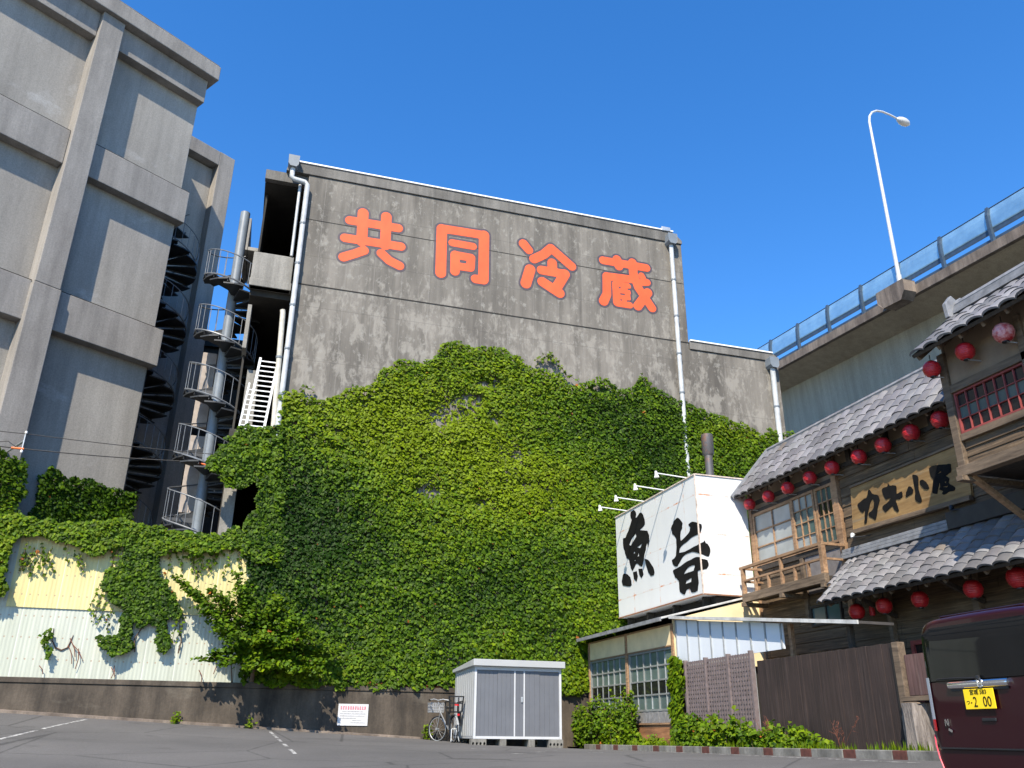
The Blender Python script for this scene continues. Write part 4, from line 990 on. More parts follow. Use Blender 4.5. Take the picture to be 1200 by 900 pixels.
# lattice
lt = thing('lattice_screen', 'faded purple brown lattice screen below the white wall sheets', 'lattice', (9.93, 17, 0))
b = MB(); ly0, ly1 = 15.58, 18.32
for k in range(27): b.box(9.900, 9.909, ly0+.04+(ly1-ly0-.08)*k/26-.026, ly0+.04+(ly1-ly0-.08)*k/26+.026, .0, 1.58)
for k in range(18): b.box(9.910, 9.918, ly0, ly1, .02+k*.09-.025, .02+k*.09+.025)
b.build('slats', M_lat, lt)
for y in (ly0, 16.45, 17.4, ly1):
    b = MB(); b.box(9.87, 9.96, y-.035, y+.035, -.35, 1.62); b.build('post', M_lat, lt, .004)
b = MB(); b.box(9.985, 9.995, ly0, ly1, -.3, 1.56); b.build('backing', simple('lattice backing', (.30, .30, .31), .8, 0, .2), lt)

# ---- dark brown board fence
fc = thing('board_fence', 'dark brown vertical board fence in front of the restaurant', 'fence', (10, 13.5, 0))
b = MB(); y = 11.62; rg = random.Random(4)
while y < 15.5:
    w = .115+.02*rg.random(); j = rg.random()*.012
    b.box(9.99-j, 10.02, y, min(y+w-.006, 15.5), -.55, 1.41+.012*rg.random()); y += w
b.build('boards', M_plankv, fc, .003)
b = MB(); b.box(10.022, 10.08, 11.62, 15.5, .1, .2); b.box(10.022, 10.08, 11.62, 15.5, 1.1, 1.2); b.build('rail', M_darkbeam, fc)
b = MB(); b.box(9.95, 10.09, 11.44, 11.58, .40, 1.42); b.build('gate_post', M_beam, fc, .006)
b = MB(); b.box(9.96, 10.0, 11.585, 11.63, -.3, 1.40); b.build('dark_strip', M_shadow, fc)
fg = thing('fence_gate', 'short reddish brown boarded gate panel with a ledge beside the fence post', 'gate', (10, 11, 0))
b = MB(); y = 10.0
while y < 11.40: b.box(10.03, 10.06, y, y+.105, .62, 1.22); y += .11
b.build('boards', wood('reddish boards', (.07, .035, .03), (.15, .085, .075), (12, 12, .5), 2.2, .8, (.22, .17, .15)), fg)
b = MB(); b.box(9.86, 10.07, 10.0, 11.45, .53, .60); b.build('ledge', M_beam, fg, .006)
st = thing('weathered_stump', 'pale weathered wooden stump post under the gate ledge beside the car', 'post', (9.95, 11.25, -.35))
stm = NB('pale stump bark'); g_ = stm.noise(3, (7, 7, .8), 6, .7, .6); cs = stm.ramp(g_, [(.35, (.085, .07, .06)), (.6, (.26, .225, .195))]); stm.bump(g_, .8, .03); M_stump = stm.done(cs, .9)
b = MB(); vs_ = []; n_ = 22
prof = [-.40, -.1, .15, .35, .50]
for iz, z in enumerate(prof):
    for k in range(n_):
        a_ = 2*math.pi*k/n_; rr = (.21+.02*math.sin(3*a_+iz)+.018*math.sin(7*a_))*(1+.05*(iz == 0)); vs_.append((9.95+rr*math.cos(a_), 11.25+rr*math.sin(a_), z))
b.add(vs_, [[i*n_+k, i*n_+(k+1) % n_, (i+1)*n_+(k+1) % n_, (i+1)*n_+k] for i in range(4) for k in range(n_)], 0, True); b.add(vs_[-n_:], [list(range(n_))]); b.build('trunk', M_stump, st)
b = MB(); b.lathe((9.95, 11.25, .500), [(0, .02), (.12, .018), (.19, .008), (.205, -.01)], 20); b.build('cut_top', M_beam, st)

# ---- kerb blocks
for k in range(12):
    y0 = 22.75-k*1.10; y1 = y0-.80
    for (a_, c_, nm, mt, lab, hh) in ((y0, y1, 'kerb_block', M_block, 'pale concrete kerb block in the row along the weedy strip', .12), (y1-.006, y1-.294, 'kerb_spacer', M_kred, 'red brown painted kerb piece between two pale kerb blocks', .118)):
        b = MB(); ym = (a_+c_)/2; z = gz(9.2, ym)
        b.obox((9.13, c_, gz(9.2, c_)-.08), (.16, 0, 0), (0, a_-c_, gz(9.2, a_)-gz(9.2, c_)), (0, 0, hh+.08))
        o = b.build(nm, mt, None, .012); o.data.transform(Matrix.Translation((-9.2, -ym, -z))); o.location = (9.2, ym, z)
        tag(o, lab, 'kerb', 'pale kerb blocks' if nm == 'kerb_block' else 'red brown kerb pieces')
# planting soil behind the kerb
b = MB(); vs_ = []; ys_ = [9.5+i*.5 for i in range(31)]
for y in ys_: vs_ += [(9.27, y, gz(9.2, y)+.05), (10.0, y, gz(9.2, y)+.09), (12.4, y, gz(9.2, y)+.09)]
b.add(vs_, [[3*i, 3*i+1, 3*i+4, 3*i+3] for i in range(30)]+[[3*i+1, 3*i+2, 3*i+5, 3*i+4] for i in range(30)]); tag(b.build('planting_soil', simple('brown soil', (.07, .052, .035), .95, 0, .4, 14)), kind='structure')

# ---- storage shed
XS, YS, ZS = 5.74, 21.5, gz(6.9, 21.5)
sw, sdp = 2.30, 2.05; zb_ = ZS+.165; zt_ = zb_+1.80
sh = thing('storage_shed', 'light grey steel storage shed with slate grey sliding doors on concrete blocks', 'shed', (XS+sw/2, YS+1, ZS))
b = MB(); b.box(XS, XS+sw, YS+.05, YS+sdp, zb_, zt_-.05); b.build('body', M_shed, sh, .008)
b = MB()
for k in range(9): y = YS+.2+k*.2; b.box(XS-.012, XS-.0015, y-.03, y+.03, zb_+.06, zt_-.16)
b.build('side_rib', M_shed, sh, .003)
b = MB(); b.poly([[(XS-.07, YS-.12, zt_-.11), (XS-.07, YS-.12, zt_+.05), (XS-.07, YS+sdp+.06, zt_-.08), (XS-.07, YS+sdp+.06, zt_-.16)]], (1, 0, 0), sw+.14); b.build('roof', M_shed, sh, .01)
b = MB(); b.box(XS, XS+.055, YS, YS+.06, zb_, zt_-.115); b.box(XS+sw-.055, XS+sw, YS, YS+.06, zb_, zt_-.115); b.box(XS+.056, XS+sw-.056, YS, YS+.06, zt_-.20, zt_-.115); b.box(XS+.056, XS+sw-.056, YS, YS+.06, zb_, zb_+.06); b.build('door_frame', M_shedw, sh, .004)
dx = [XS+.06, XS+.60, XS+1.05, XS+1.30, XS+1.72, XS+sw-.06]
for i in range(5):
    b = MB(); x0, x1 = dx[i], dx[i+1]; yy = YS+.018+(.016 if i in (0, 4) else 0); n_ = max(2, int((x1-x0)/.105)); w = (x1-x0)/n_
    for k in range(n_):
        b.box(x0+k*w+.004, x0+(k+1)*w-.004, yy, yy+.02, zb_+.062, zt_-.203); 
    b.box(x0, x1, yy+.008, yy+.028, zb_+.063, zt_-.204); b.build('door', M_shedd, sh, .003)
b = MB(); b.box(dx[2]-.016, dx[2]+.016, YS+.002, YS+.017, zb_+.063, zt_-.204); b.box(dx[3]-.016, dx[3]+.016, YS+.002, YS+.017, zb_+.063, zt_-.204); b.build('door_edge', M_shedw, sh)
b = MB(); b.box(dx[3]-.085, dx[3]-.03, YS-.006, YS+.016, zb_+.85, zb_+.98); b.build('door_handle', M_galv, sh, .006)
def hollow_block(x0, x1, y0, y1, z0, z1, lab, holes):
    t = MB(); L = [(x0, y0, z0), (x1, y0, z0), (x1, y0, z1), (x0, y0, z1)]; H = []
    for k in range(holes):
        c = x0+(x1-x0)*(k+.5)/holes; zc = (z0+z1)/2; H.append([(c+.030*math.cos(q*math.pi/4), y0, zc+.038*math.sin(q*math.pi/4)) for q in range(8)])
    t.poly([L]+H, (0, 1, 0), y1-y0); o = t.build('concrete_block', M_block); tag(o, lab, 'concrete block', 'blocks under the shed')
    c = Vector(((x0+x1)/2, (y0+y1)/2, z0)); o.data.transform(Matrix.Translation(-c)); o.location = c
hollow_block(XS-.05, XS+.33, YS+.0, YS+.18, ZS-.05, zb_-.002, 'hollow concrete block under the left front corner of the shed', 4)
hollow_block(XS+.68, XS+.84, YS+.0, YS+.38, ZS-.06, zb_-.002, 'solid ended concrete block under the shed, left of the middle', 0)
hollow_block(XS+1.42, XS+1.58, YS+.0, YS+.38, ZS-.06, zb_-.002, 'solid ended concrete block under the shed, right of the middle', 0)
hollow_block(XS+1.95, XS+2.33, YS+.0, YS+.18, ZS-.07, zb_-.002, 'hollow concrete block under the right front corner of the shed', 4)
hollow_block(XS+.0, XS+.38, YS+1.8, YS+1.98, ZS, zb_-.002, 'concrete block in the shade under the back left of the shed', 4)
hollow_block(XS+1.9, XS+2.28, YS+1.8, YS+1.98, ZS-.05, zb_-.002, 'concrete block in the shade under the back right of the shed', 4)

# ---- notice board on the retaining wall
NX0, NX1, NZ0, NZ1, NY = 2.76, 3.56, .175, .715, YF-.145
nt = thing('notice_board', 'small white notice with red heading fixed to the retaining wall', 'notice', (3.15, NY, NZ0))
b = MB(); b.box(NX0, NX1, NY, NY+.02, NZ0, NZ1); b.build('board', M_notice, nt, .003)
rr_ = random.Random(5)
b = MB()
for k in range(11):
    x0 = NX0+.055+k*.063
    for q in range(3): b.box(x0+.002, x0+.05-.018*rr_.random(), NY-.003, NY-.001, NZ1-.14+q*.030, NZ1-.14+q*.030+.018)
    b.box(x0+.015+.01*rr_.random(), x0+.03, NY-.0045, NY-.0032, NZ1-.145, NZ1-.055)
b.build('heading_text', M_noticer, nt)
for ln_, (xa, xb) in enumerate(((.10, .66), (.05, .72), (.05, .70), (.05, .48), (.38, .62), (.34, .72))):
    b = MB(); x = NX0+xa; z = NZ1-.20-ln_*.055
    while x < NX0+xb:
        w = .008+.014*rr_.random(); h = .008+.014*rr_.random(); b.box(x, x+w, NY-.003, NY-.001, z, z+h); x += w+.006
    b.build('text_line', M_noticek, nt)

# ---- cables at the left
def cable(pts, sag, label, r=.012, guards=()):
    P = []
    for a_, c_ in zip(pts[:-1], pts[1:]):
        a_ = np.array(a_); c_ = np.array(c_)
        for k in range(13): s = k/12; P.append(a_+(c_-a_)*s-np.array([0, 0, sag*4*s*(1-s)]))
    t = thing('overhead_cable', label, 'cable', tuple(P[0])); b = MB(); b.tube(P, r, 6); b.build('wire', M_wire, t)
    b = MB()
    for s0, s1 in guards: 
        i0, i1 = int(s0*(len(P)-1)), max(int(s0*(len(P)-1))+1, int(s1*(len(P)-1))); b.tube(P[i0:i1+1], r*1.9, 7)
    if guards: b.build('orange_guard', M_orangew, t)
wy = 25.6
W_ = lambda u, v, y=wy: tuple(onY(u, v, y))
cable([W_(-60, 496), W_(28, 508), W_(235, 531), W_(300, 533)], .03, 'upper thin overhead cable crossing in front of the grey concrete building', .011)
cable([W_(-60, 512), W_(28, 526), W_(225, 541), W_(300, 553)], .04, 'lower overhead cable with orange guards crossing the grey concrete building', .015, ((.28, .34), (.70, .80)))
cable([W_(-60, 514), W_(10, 517), W_(28, 525)], .05, 'short slack overhead cable at the left edge of the photo', .010)
q = np.array(W_(28, 517)); t = thing('cable_bracket', 'white insulator bracket holding the overhead cables by the pillar', 'bracket', tuple(q))
b = MB(); b.bar(q+np.array([0, 0, .26]), q+np.array([0, 0, -.30]), .025, .025); b.tube([q, LP(-4.0, .62, q[2]+.1)], .03, 6); b.build('bracket_arm', M_galv, t)
for dz in (.26, -.30):
    b = MB(); b.lathe(q+np.array([.02, -.05, dz-.06]), [(0, 0), (.03, .01), (.04, .04), (.03, .08), (0, .09)], 10); b.build('insulator', M_whitem, t)

# ================================================================== CAR, BICYCLE
def build_car():
    XC, YC = 6.255, 6.19; zg = gz(6.6, 6.4)
    t = thing('parked_car', 'dark maroon boxy small car with yellow plate, parked nose towards the fence', 'car', (XC, YC, zg))
    W, Lc, H = .7375, 3.395, 1.57
    P = lambda x, y, z: (XC+x, YC+y, zg+z)
    # rounded body: stations along x, half-section (y,z) loops
    def section(x, zb, zt_, wb, ww, wt, rr=.16):
        # half loop, from bottom centre out and up to roof centre
        return [(x, 0, zb), (x, wb*.6, zb), (x, wb, zb+.05), (x, ww, zb+.28), (x, ww+.008, zb+.52), (x, ww, .90), (x, ww-.02, 1.02), (x, wt+.06, zt_-.24), (x, wt+.045, zt_-.11), (x, wt+.0, zt_-.035), (x, wt-.12, zt_-.008), (x, wt*.5, zt_-.003), (x, 0, zt_)]
    st = [(.00, .30, 1.50, .64, .675, .60), (.012, .26, 1.535, .665, .71, .635), (.06, .23, 1.557, .69, .73, .655), (.14, .22, 1.565, .70, .735, .66), (.35, .20, 1.572, .72, W, .66), (.9, .19, 1.575, .72, W, .66), (1.6, .19, 1.56, .72, W, .65), (2.1, .19, 1.51, .72, W, .62)]
    nose = [(2.45, .19, 1.30, .72, W, .60), (2.72, .19, 1.06, .72, W, .64), (3.15, .20, .98, .70, .72, .62), (3.33, .24, .90, .64, .66, .56), (3.395, .30, .78, .56, .58, .48)]
    b = MB(); vs = []; secs = st+nose; K = 13
    for (x, zb, zt_, wb, ww, wt) in secs:
        h = section(x, zb, zt_, wb, ww, wt)
        if zt_ < 1.2: h = [(a, y, min(z, zt_)) if i < 8 else (a, y, z) for i, (a, y, z) in enumerate(section(x, zb, zt_, wb, ww, wt))]; h = [(a, y, zb+(zt_-zb)*f) for (a, y, z), f in zip(h, (0, 0, .07, .35, .6, .8, .88, .93, .96, .98, .99, 1, 1))]
        full = h+[(a, -y, z) for a, y, z in h[-2:0:-1]]
        vs += [P(*q) for q in full]
    n = 24
    fs = [[i*n+k, i*n+(k+1) % n, (i+1)*n+(k+1) % n, (i+1)*n+k] for i in range(len(secs)-1) for k in range(n)]
    b.add(vs, fs, 0, True); b.add(vs[:n], [list(range(n))[::-1]]); b.add(vs[-n:], [list(range(n))])
    o = b.build('body', M_car, t); o.data.set_sharp_from_angle(angle=R(60))
    ss = o.modifiers.new('s', 'SUBSURF'); ss.levels = 2; ss.render_levels = 2
    # rear surface is slightly curved: X as a function of y
    rx = lambda y, z: .055*max(0, (abs(y)-.60)/.10)**2+.05*max(0, (z-1.36)/.12)**2
    def patch(loop, lift, mat, name, par=t, nseg=1, th=.012):
        b = MB(); L = loop
        # subdivide edges so the patch follows the curve
        pts = []
        for a_, c_ in zip(L, L[1:]+L[:1]):
            for k in range(4): s_ = k/4; pts.append((a_[0]+(c_[0]-a_[0])*s_, a_[1]+(c_[1]-a_[1])*s_))
        # grid fill by strips in y
        ys = np.linspace(min(p[0] for p in pts), max(p[0] for p in pts), 25); cols = []
        for y in ys:
            zz = []
            for a_, c_ in zip(pts, pts[1:]+pts[:1]):
                if abs(a_[0]-c_[0]) < 1e-9:
                    if abs(a_[0]-y) < 1e-6: zz += [a_[1], c_[1]]
                elif (a_[0]-y)*(c_[0]-y) <= 1e-12: zz.append(a_[1]+(c_[1]-a_[1])*(y-a_[0])/(c_[0]-a_[0]))
            cols.append((y, min(zz), max(zz)))
        M5 = 9; vs = []
        for y, z0, z1 in cols:
            for k in range(M5): z = z0+(z1-z0)*k/(M5-1); vs.append(P(rx(y, z)-lift, y, z))
        b.add(vs, [[i*M5+k, i*M5+k+1, (i+1)*M5+k+1, (i+1)*M5+k] for i in range(24) for k in range(M5-1)], 0, True)
        return b.build(name, mat, par)
    win = [(-.695, .985), (.695, .985), (.685, 1.24), (.645, 1.40), (.56, 1.462), (-.56, 1.462), (-.645, 1.40), (-.685, 1.24)]
    gate = [(-.63, .42), (.63, .42), (.655, .975), (-.655, .975)]
    patch(gate, .030, M_car, 'tailgate'); wn_ = patch(win, .036, M_carg, 'rear_window')
    bl = [(-.66, .24), (.66, .24), (.68, .40), (-.68, .40)]; patch(bl, .036, M_car, 'bumper')
    b = MB(); b.box(XC-.055, XC-.02, YC-.60, YC+.60, zg+.412, zg+.424); b.build('bumper_gap', M_cark, t)
    # tail lamps: tall, on both corners
    for s in (1, -1):
        lpz = [(.70, 1.02, M_tailc), (.56, .698, M_tail)]
        b = MB(); f = lambda y, z: P(rx(y, z)-.034, s*y, z)
        vs = [f(y, z) for z in (.54, .70, .85, 1.0) for y in (.64, .67, .70)]; o1 = [P(.10, s*.735, z) for z in (.56, .70, .85, 1.02)]
        # wrap round the corner
        vs = []
        for z in (.56, .66, .78, .90, 1.02):
            for y, x in ((.615, -.034), (.66, -.026), (.705, .012), (.748, .10)): vs.append(P(x-.004, s*y, z))
        fs = [[i*4+k, i*4+k+1, (i+1)*4+k+1, (i+1)*4+k] for i in range(4) for k in range(3)]
        b.add(vs[0:8], [[0, 1, 5, 4], [1, 2, 6, 5], [2, 3, 7, 6]], 0, True); b.build('tail_lamp', M_tail, t)
        b = MB(); b.add(vs[4:], [[i*4+k, i*4+k+1, (i+1)*4+k+1, (i+1)*4+k] for i in range(3) for k in range(3)], 0, True); b.build('tail_lamp', M_tailc, t)
        b = MB(); b.tube([P(.0, s*.70, .53), P(-.015, s*.685, .44), P(-.03, s*.65, .33), P(-.04, s*.60, .22), P(-.04, s*.575, .19)], .006, 6); b.build('reflector_strip', simple('pink red reflector', (.75, .06, .10), .25, 0, .1) if s == 1 else bpy.data.materials['pink red reflector'], t)
        # wheels
        for x in (.42, 2.88):
            wb_ = MB(); wb_.lathe(P(x, s*.62, .275), [(.20, -.07), (.265, -.08), (.275, -.05), (.275, .05), (.265, .08), (.20, .085)], 24, axis=(0, 1, 0)); w_ = wb_.build('wheel', M_tyre, t)
            wb_ = MB(); wb_.lathe(P(x, s*.62, .275), [(0, s*.06), (.07, s*.075), (.20, s*.07)], 20, axis=(0, 1, 0)); wb_.build('rim', M_galv, w_)
        b = MB(); b.add([P(.45, s*.7385, 1.02), P(1.95, s*.7385, 1.02), P(1.85, s*.67, 1.42), P(.50, s*.67, 1.44)], [[0, 1, 2, 3]]); b.build('side_window', M_carg, t)
    # chrome bar with emblem and number plate
    b = MB(); b.lathe(P(-.035, -.29, .942), [(0, 0), (.034, .004), (.037, .03), (.037, .64), (.034, .666), (0, .67)], 14, axis=(0, 1, 0)); b.build('chrome_bar', M_chrome, t)
    b = MB(); b.obox(P(-.046, -.27, .890), (.03, 0, 0), (0, .63, 0), (0, 0, .018)); b.build('bar_recess', M_cark, t)
    b = MB()
    for q in (-.022, .022): b.bar(P(-.066, q*.85, .915), P(-.066, q*1.15, .972), .010, .012, up=(1, 0, 0))
    b.bar(P(-.0665, -.02, .943), P(-.0665, .02, .943), .010, .010, up=(1, 0, 0))
    ring = [P(-.064, .036*math.cos(q*math.pi/8), .944+.034*math.sin(q*math.pi/8)) for q in range(17)]; b.tube(ring, .004, 5)
    b.build('emblem', M_chrome, t)
    py = .045
    b = MB(); b.box(XC-.060, XC-.052, YC+py-.165, YC+py+.165, zg+.735, zg+.900); pl = b.build('number_plate', M_platey, t, .003)
    def text(body, size, cy, cz, sx=1.0, par=pl):
        c = bpy.data.curves.new('txt', 'FONT'); c.body = body; c.size = size; c.align_x = 'CENTER'; c.align_y = 'CENTER'; c.resolution_u = 3; c.extrude = .0008
        o = bpy.data.objects.new('txt', c); COL.objects.link(o); dg = bpy.context.evaluated_depsgraph_get()
        me = bpy.data.meshes.new_from_object(o.evaluated_get(dg)); bpy.data.objects.remove(o); bpy.data.curves.remove(c)
        root = t.location
        for v in me.vertices:
            x, y = v.co.x*sx, v.co.y; v.co = Vector(P(-.0625-v.co.z, cy-x, cz+y))-root
        link_mesh('plate_text', me, M_black, par)
    text('宮城 583', .050, py+.0, .872, 1.0); text('つ', .042, py+.125, .79); text('2', .118, py+.045, .79, .80); text('00', .118, py-.085, .79, .80)
    b = MB(); b.box(XC-.064, XC-.0605, YC+py+.082, YC+py+.094, zg+.785, zg+.793); b.build('plate_text', M_black, pl)
    # badge, handle, wiper, washer nozzle
    b = MB()
    for a_, c_ in (((.50, .60), (.50, .66)), ((.50, .66), (.465, .60)), ((.465, .60), (.465, .66))): b.bar(P(-.040, *a_), P(-.040, *c_), .008, .008, up=(1, 0, 0))
    b.bar(P(-.042, .47, .575), P(-.042, .43, .555), .02, .008, up=(1, 0, 0)); b.build('badge', M_chrome, t)
    b = MB(); b.obox(P(-.045, -.075, .635), (.02, 0, 0), (0, .15, 0), (0, 0, .028)); b.build('tailgate_handle', M_cark, t, .006)
    b = MB(); b.tube([P(-.045, .02, .99), P(-.05, .30, 1.0), P(-.035, .52, 1.0)], .008, 6); b.lathe(P(-.05, .02, .99), [(0, 0), (.022, 0), (.02, .02), (0, .025)], 10, axis=(-1, 0, 0)); b.build('wiper', M_cark, t)
    b = MB(); b.obox(P(.08, -.48, 1.545), (.14, 0, .02), (0, .96, 0), (-.008, 0, .022)); b.build('roof_spoiler', M_car, t, .01)
build_car()

def build_bike():
    GX, GY = 5.52, 22.55; zg = gz(GX, GY)+.01
    t = thing('bicycle', 'silver city bicycle with front basket and black child seat beside the shed', 'bicycle', (GX, GY, zg))
    hd = np.array([-.10, 1.0, 0]); hd /= np.linalg.norm(hd); sd_ = np.array([hd[1], -hd[0], 0]); lean = .06
    # rear wheel near the camera, front wheel turned to the left, against the wall
    def Q(f, s, z): return np.array([GX, GY, zg])+hd*f+sd_*(s-lean*z)+np.array([0, 0, z])
    def wheel(c, ax, r, nm):
        b = MB(); ax = ax/np.linalg.norm(ax); up = np.array([0, 0, 1.]); h_ = np.cross(ax, up); h_ /= np.linalg.norm(h_); u_ = np.cross(h_, ax)
        ring = [c+r*(math.cos(2*math.pi*k/28)*h_+math.sin(2*math.pi*k/28)*u_) for k in range(29)]
        b.tube(ring, .020, 8, cap=False); w = b.build('tyre' if 0 else nm, M_tyre, t)
        b = MB(); ring2 = [c+(r-.03)*(math.cos(2*math.pi*k/28)*h_+math.sin(2*math.pi*k/28)*u_) for k in range(29)]; b.tube(ring2, .008, 6, cap=False); b.build('rim', M_galv, w)
        b = MB()
        for k in range(14):
            a_ = 2*math.pi*k/14; b.tube([c+ax*.02*(-1)**k, c+(r-.03)*(math.cos(a_)*h_+math.sin(a_)*u_)], .0022, 3, cap=False)
        b.tube([c-ax*.06, c+ax*.06], .022, 8); b.build('spokes', M_galv, w)
    wheel(Q(0, 0, .31), sd_, .31, 'rear_wheel')
    fx = sd_*.85+hd*.5
    wheel(Q(1.02, -.10, .31), fx, .31, 'front_wheel')
    b = MB(); b.tube([Q(0, .03, .31), Q(.42, 0, .30), Q(.30, 0, .78)], .016, 8); b.tube([Q(.42, 0, .30), Q(.88, -.06, .72), Q(.95, -.09, .98)], .02, 8); b.tube([Q(.88, -.06, .72), Q(1.02, -.12, .31)], .016, 8); b.tube([Q(0, .05, .31), Q(.30, 0, .66)], .010, 6); b.tube([Q(0, -.05, .31), Q(.30, 0, .66)], .010, 6)
    b.build('frame', simple('dull silver frame', (.17, .175, .18), .4, .3, .2), t)
    b = MB(); 
    arc = lambda c, r, a0, a1: [Q(c[0]+r*math.cos(a_), .0, c[1]+r*math.sin(a_)) for a_ in np.linspace(a0, a1, 12)]
    pa = arc((0, .31), .345, math.pi*.25, math.pi*1.05)
    for p, q in zip(pa[:-1], pa[1:]): b.bar(p, q, .05, .008)
    b.build('mudguard', M_galv, t)
    b = MB(); b.tube([Q(.93, -.36, 1.02), Q(.98, -.2, 1.05), Q(.96, -.09, 1.02), Q(.98, .05, 1.05), Q(.92, .22, 1.02)], .013, 8); b.build('handlebar', M_galv, t)
    for s in (-.36, .22):
        b = MB(); b.tube([Q(.90 if s < 0 else .89, s, 1.02), Q(.80, s, 1.01)], .02, 8); b.build('grip', M_cark, t)
    b = MB(); b.obox(Q(1.02, -.28, .72), sd_*.36, hd*.26, (0, 0, .02)); 
    for s, f, ds, df in ((-.28, 1.02, .36, 0), (-.28, 1.28, .36, 0)):
        for k in range(8): b.obox(Q(f, s+.05*k, .74), sd_*.022, hd*.006, (0, 0, .22))
        for z in (.78, .86, .95): b.obox(Q(f-.004, s, z), sd_*.375, hd*.006, (0, 0, .014))
    for s in (-.28, .08):
        for k in range(6): b.obox(Q(1.02+.05*k, s, .74), hd*.022, sd_*.006, (0, 0, .22))
        for z in (.78, .86, .95): b.obox(Q(1.02, s-.003, z), hd*.26, sd_*.006, (0, 0, .014))
    b.build('basket', simple('grey basket', (.30, .31, .32), .5, .2, .2), t)
    b = MB(); b.obox(Q(.20, -.09, .80), sd_*.18, hd*.24, (0, 0, .06)); b.build('saddle', M_cark, t, .02)
    # child seat over the rear wheel: open black cage with armrests and foot guards
    cs = MB(); cs.obox(Q(-.20, -.15, .70), sd_*.30, hd*.34, (0, 0, .03))
    for s in (-.16, .15):
        cs.bar(Q(-.20, s, .72), Q(-.26, s*1.25, 1.08), .03, .03); cs.bar(Q(.12, s, .72), Q(.12, s*1.1, .94), .03, .03); cs.bar(Q(-.24, s*1.2, .97), Q(.14, s*1.1, .95), .035, .03)
        cs.obox(Q(-.02, s-.02, .40), sd_*.05, hd*.14, (0, 0, .30))
    cs.bar(Q(-.26, -.21, 1.08), Q(-.26, .20, 1.08), .05, .03); cs.bar(Q(-.23, -.19, .92), Q(-.23, .18, .92), .03, .03)
    for k in (-.07, .06): cs.bar(Q(-.21, k, .72), Q(-.25, k, 1.06), .035, .02)
    cs.build('child_seat', M_cark, t)
    b = MB(); b.obox(Q(-.37, -.03, .62), sd_*.06, hd*.02, (0, 0, .05)); b.obox(Q(-.245, -.05, .86), sd_*.12, hd*.015, (0, 0, .04)); b.build('reflector', M_tail, t)
    b = MB(); b.tube([Q(.0, .06, .31), Q(-.10, .10, .02)], .010, 6); b.tube([Q(.0, -.06, .31), Q(-.10, -.12, .02)], .010, 6); b.build('kickstand', M_galv, t)
    b = MB(); b.tube([Q(.42, .02, .30), Q(.36, .12, .16)], .012, 6); b.obox(Q(.32, .10, .14), sd_*.10, hd*.08, (0, 0, .03)); b.build('pedal', M_cark, t)
build_bike()

# ================================================================== PLANTS
def wall_ivy(name, label, poly, frame, n, size, seed, wfun, thick=.35, density=None, hang=0.0, vines=30, parent_loc=(0, 0, 0)):
    """poly in (a,z) wall coordinates; frame(a, d, z) -> world point at distance d in front of the wall"""
    rng = np.random.default_rng(seed); poly = np.array(poly, float)
    lo, hi = poly.min(0)-.15, poly.max(0)+.15; A = []; Z = []
    got = 0
    while got < n:
        a = rng.uniform(lo[0], hi[0], n); z = rng.uniform(lo[1], hi[1], n)
        ja = a+(vnoise(a*2.3+seed, z*2.3)-.5)*.22+(vnoise(a*6+9, z*6)-.5)*.16; jz = z+(vnoise(a*2.1+40, z*2.1+seed)-.5)*.22+(vnoise(a*6, z*6+31)-.5)*.16
        ok = in_poly(ja, jz, poly)
        if density is not None: ok &= rng.random(n) < density(a, z)
        A.append(a[ok]); Z.append(z[ok]); got += ok.sum()
    a = np.concatenate(A)[:n]; z = np.concatenate(Z)[:n]
    # lumpy cushions, wider than tall, that overhang at their lower edge
    def hgt(a, z):
        h = .55*vnoise(a*.55+seed, z*.8+3)+.30*vnoise(a*1.6+7, z*2.2+seed)+.22*vnoise(a*3.9, z*4.6+11)
        return h
    h0 = hgt(a, z); e = .05; ga = (hgt(a+e, z)-h0)/e*thick; gz_ = (hgt(a, z+e)-h0)/e*thick
    d = .03+thick*(h0**1.3)*(.45+.55*rng.random(n)**.6)+.10*rng.random(n)
    if density is not None: d = .02+(d-.02)*np.clip(density(a, z)*1.1-.1, .12, 1)
    P = np.stack([frame(a[i], d[i], z[i]) for i in range(n)]) if False else frame(a, d, z)
    f0 = frame(np.zeros(1), np.zeros(1), np.zeros(1))[0]; Nw = frame(np.zeros(1), np.ones(1), np.zeros(1))[0]-f0; Aw = frame(np.ones(1), np.zeros(1), np.zeros(1))[0]-f0
    N = Nw[None]-Aw[None]*ga[:, None]*.6+np.array([[0, 0, 1.]])*(.5-gz_[:, None]*.6)+rng.normal(0, .30, (n, 3))
    S = size*(.5+.95*rng.random(n)**1.3)
    t = thing(name, label, 'climbing plant', tuple(np.array(frame(np.array([poly[:, 0].mean()]), np.zeros(1), np.array([poly[:, 1].min()]))[0])))
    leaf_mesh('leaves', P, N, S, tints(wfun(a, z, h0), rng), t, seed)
    if vines:
        b = MB()
        for k in range(vines):
            a0 = rng.uniform(lo[0], hi[0]); z0 = poly[:, 1].min()+.02; pts = []
            aa, zz = a0, z0
            for q in range(40):
                if q > 2 and not in_poly(np.array([aa]), np.array([zz]), poly)[0]: break
                pts.append(frame(np.array([aa]), np.array([.025]), np.array([zz]))[0]); aa += rng.normal(0, .09); zz += .32
            if len(pts) > 2: b.tube(pts, [.02*(1-.7*i/len(pts)) for i in range(len(pts))], 5)
        if b.v: b.build('stems', M_vine, t)
    return t
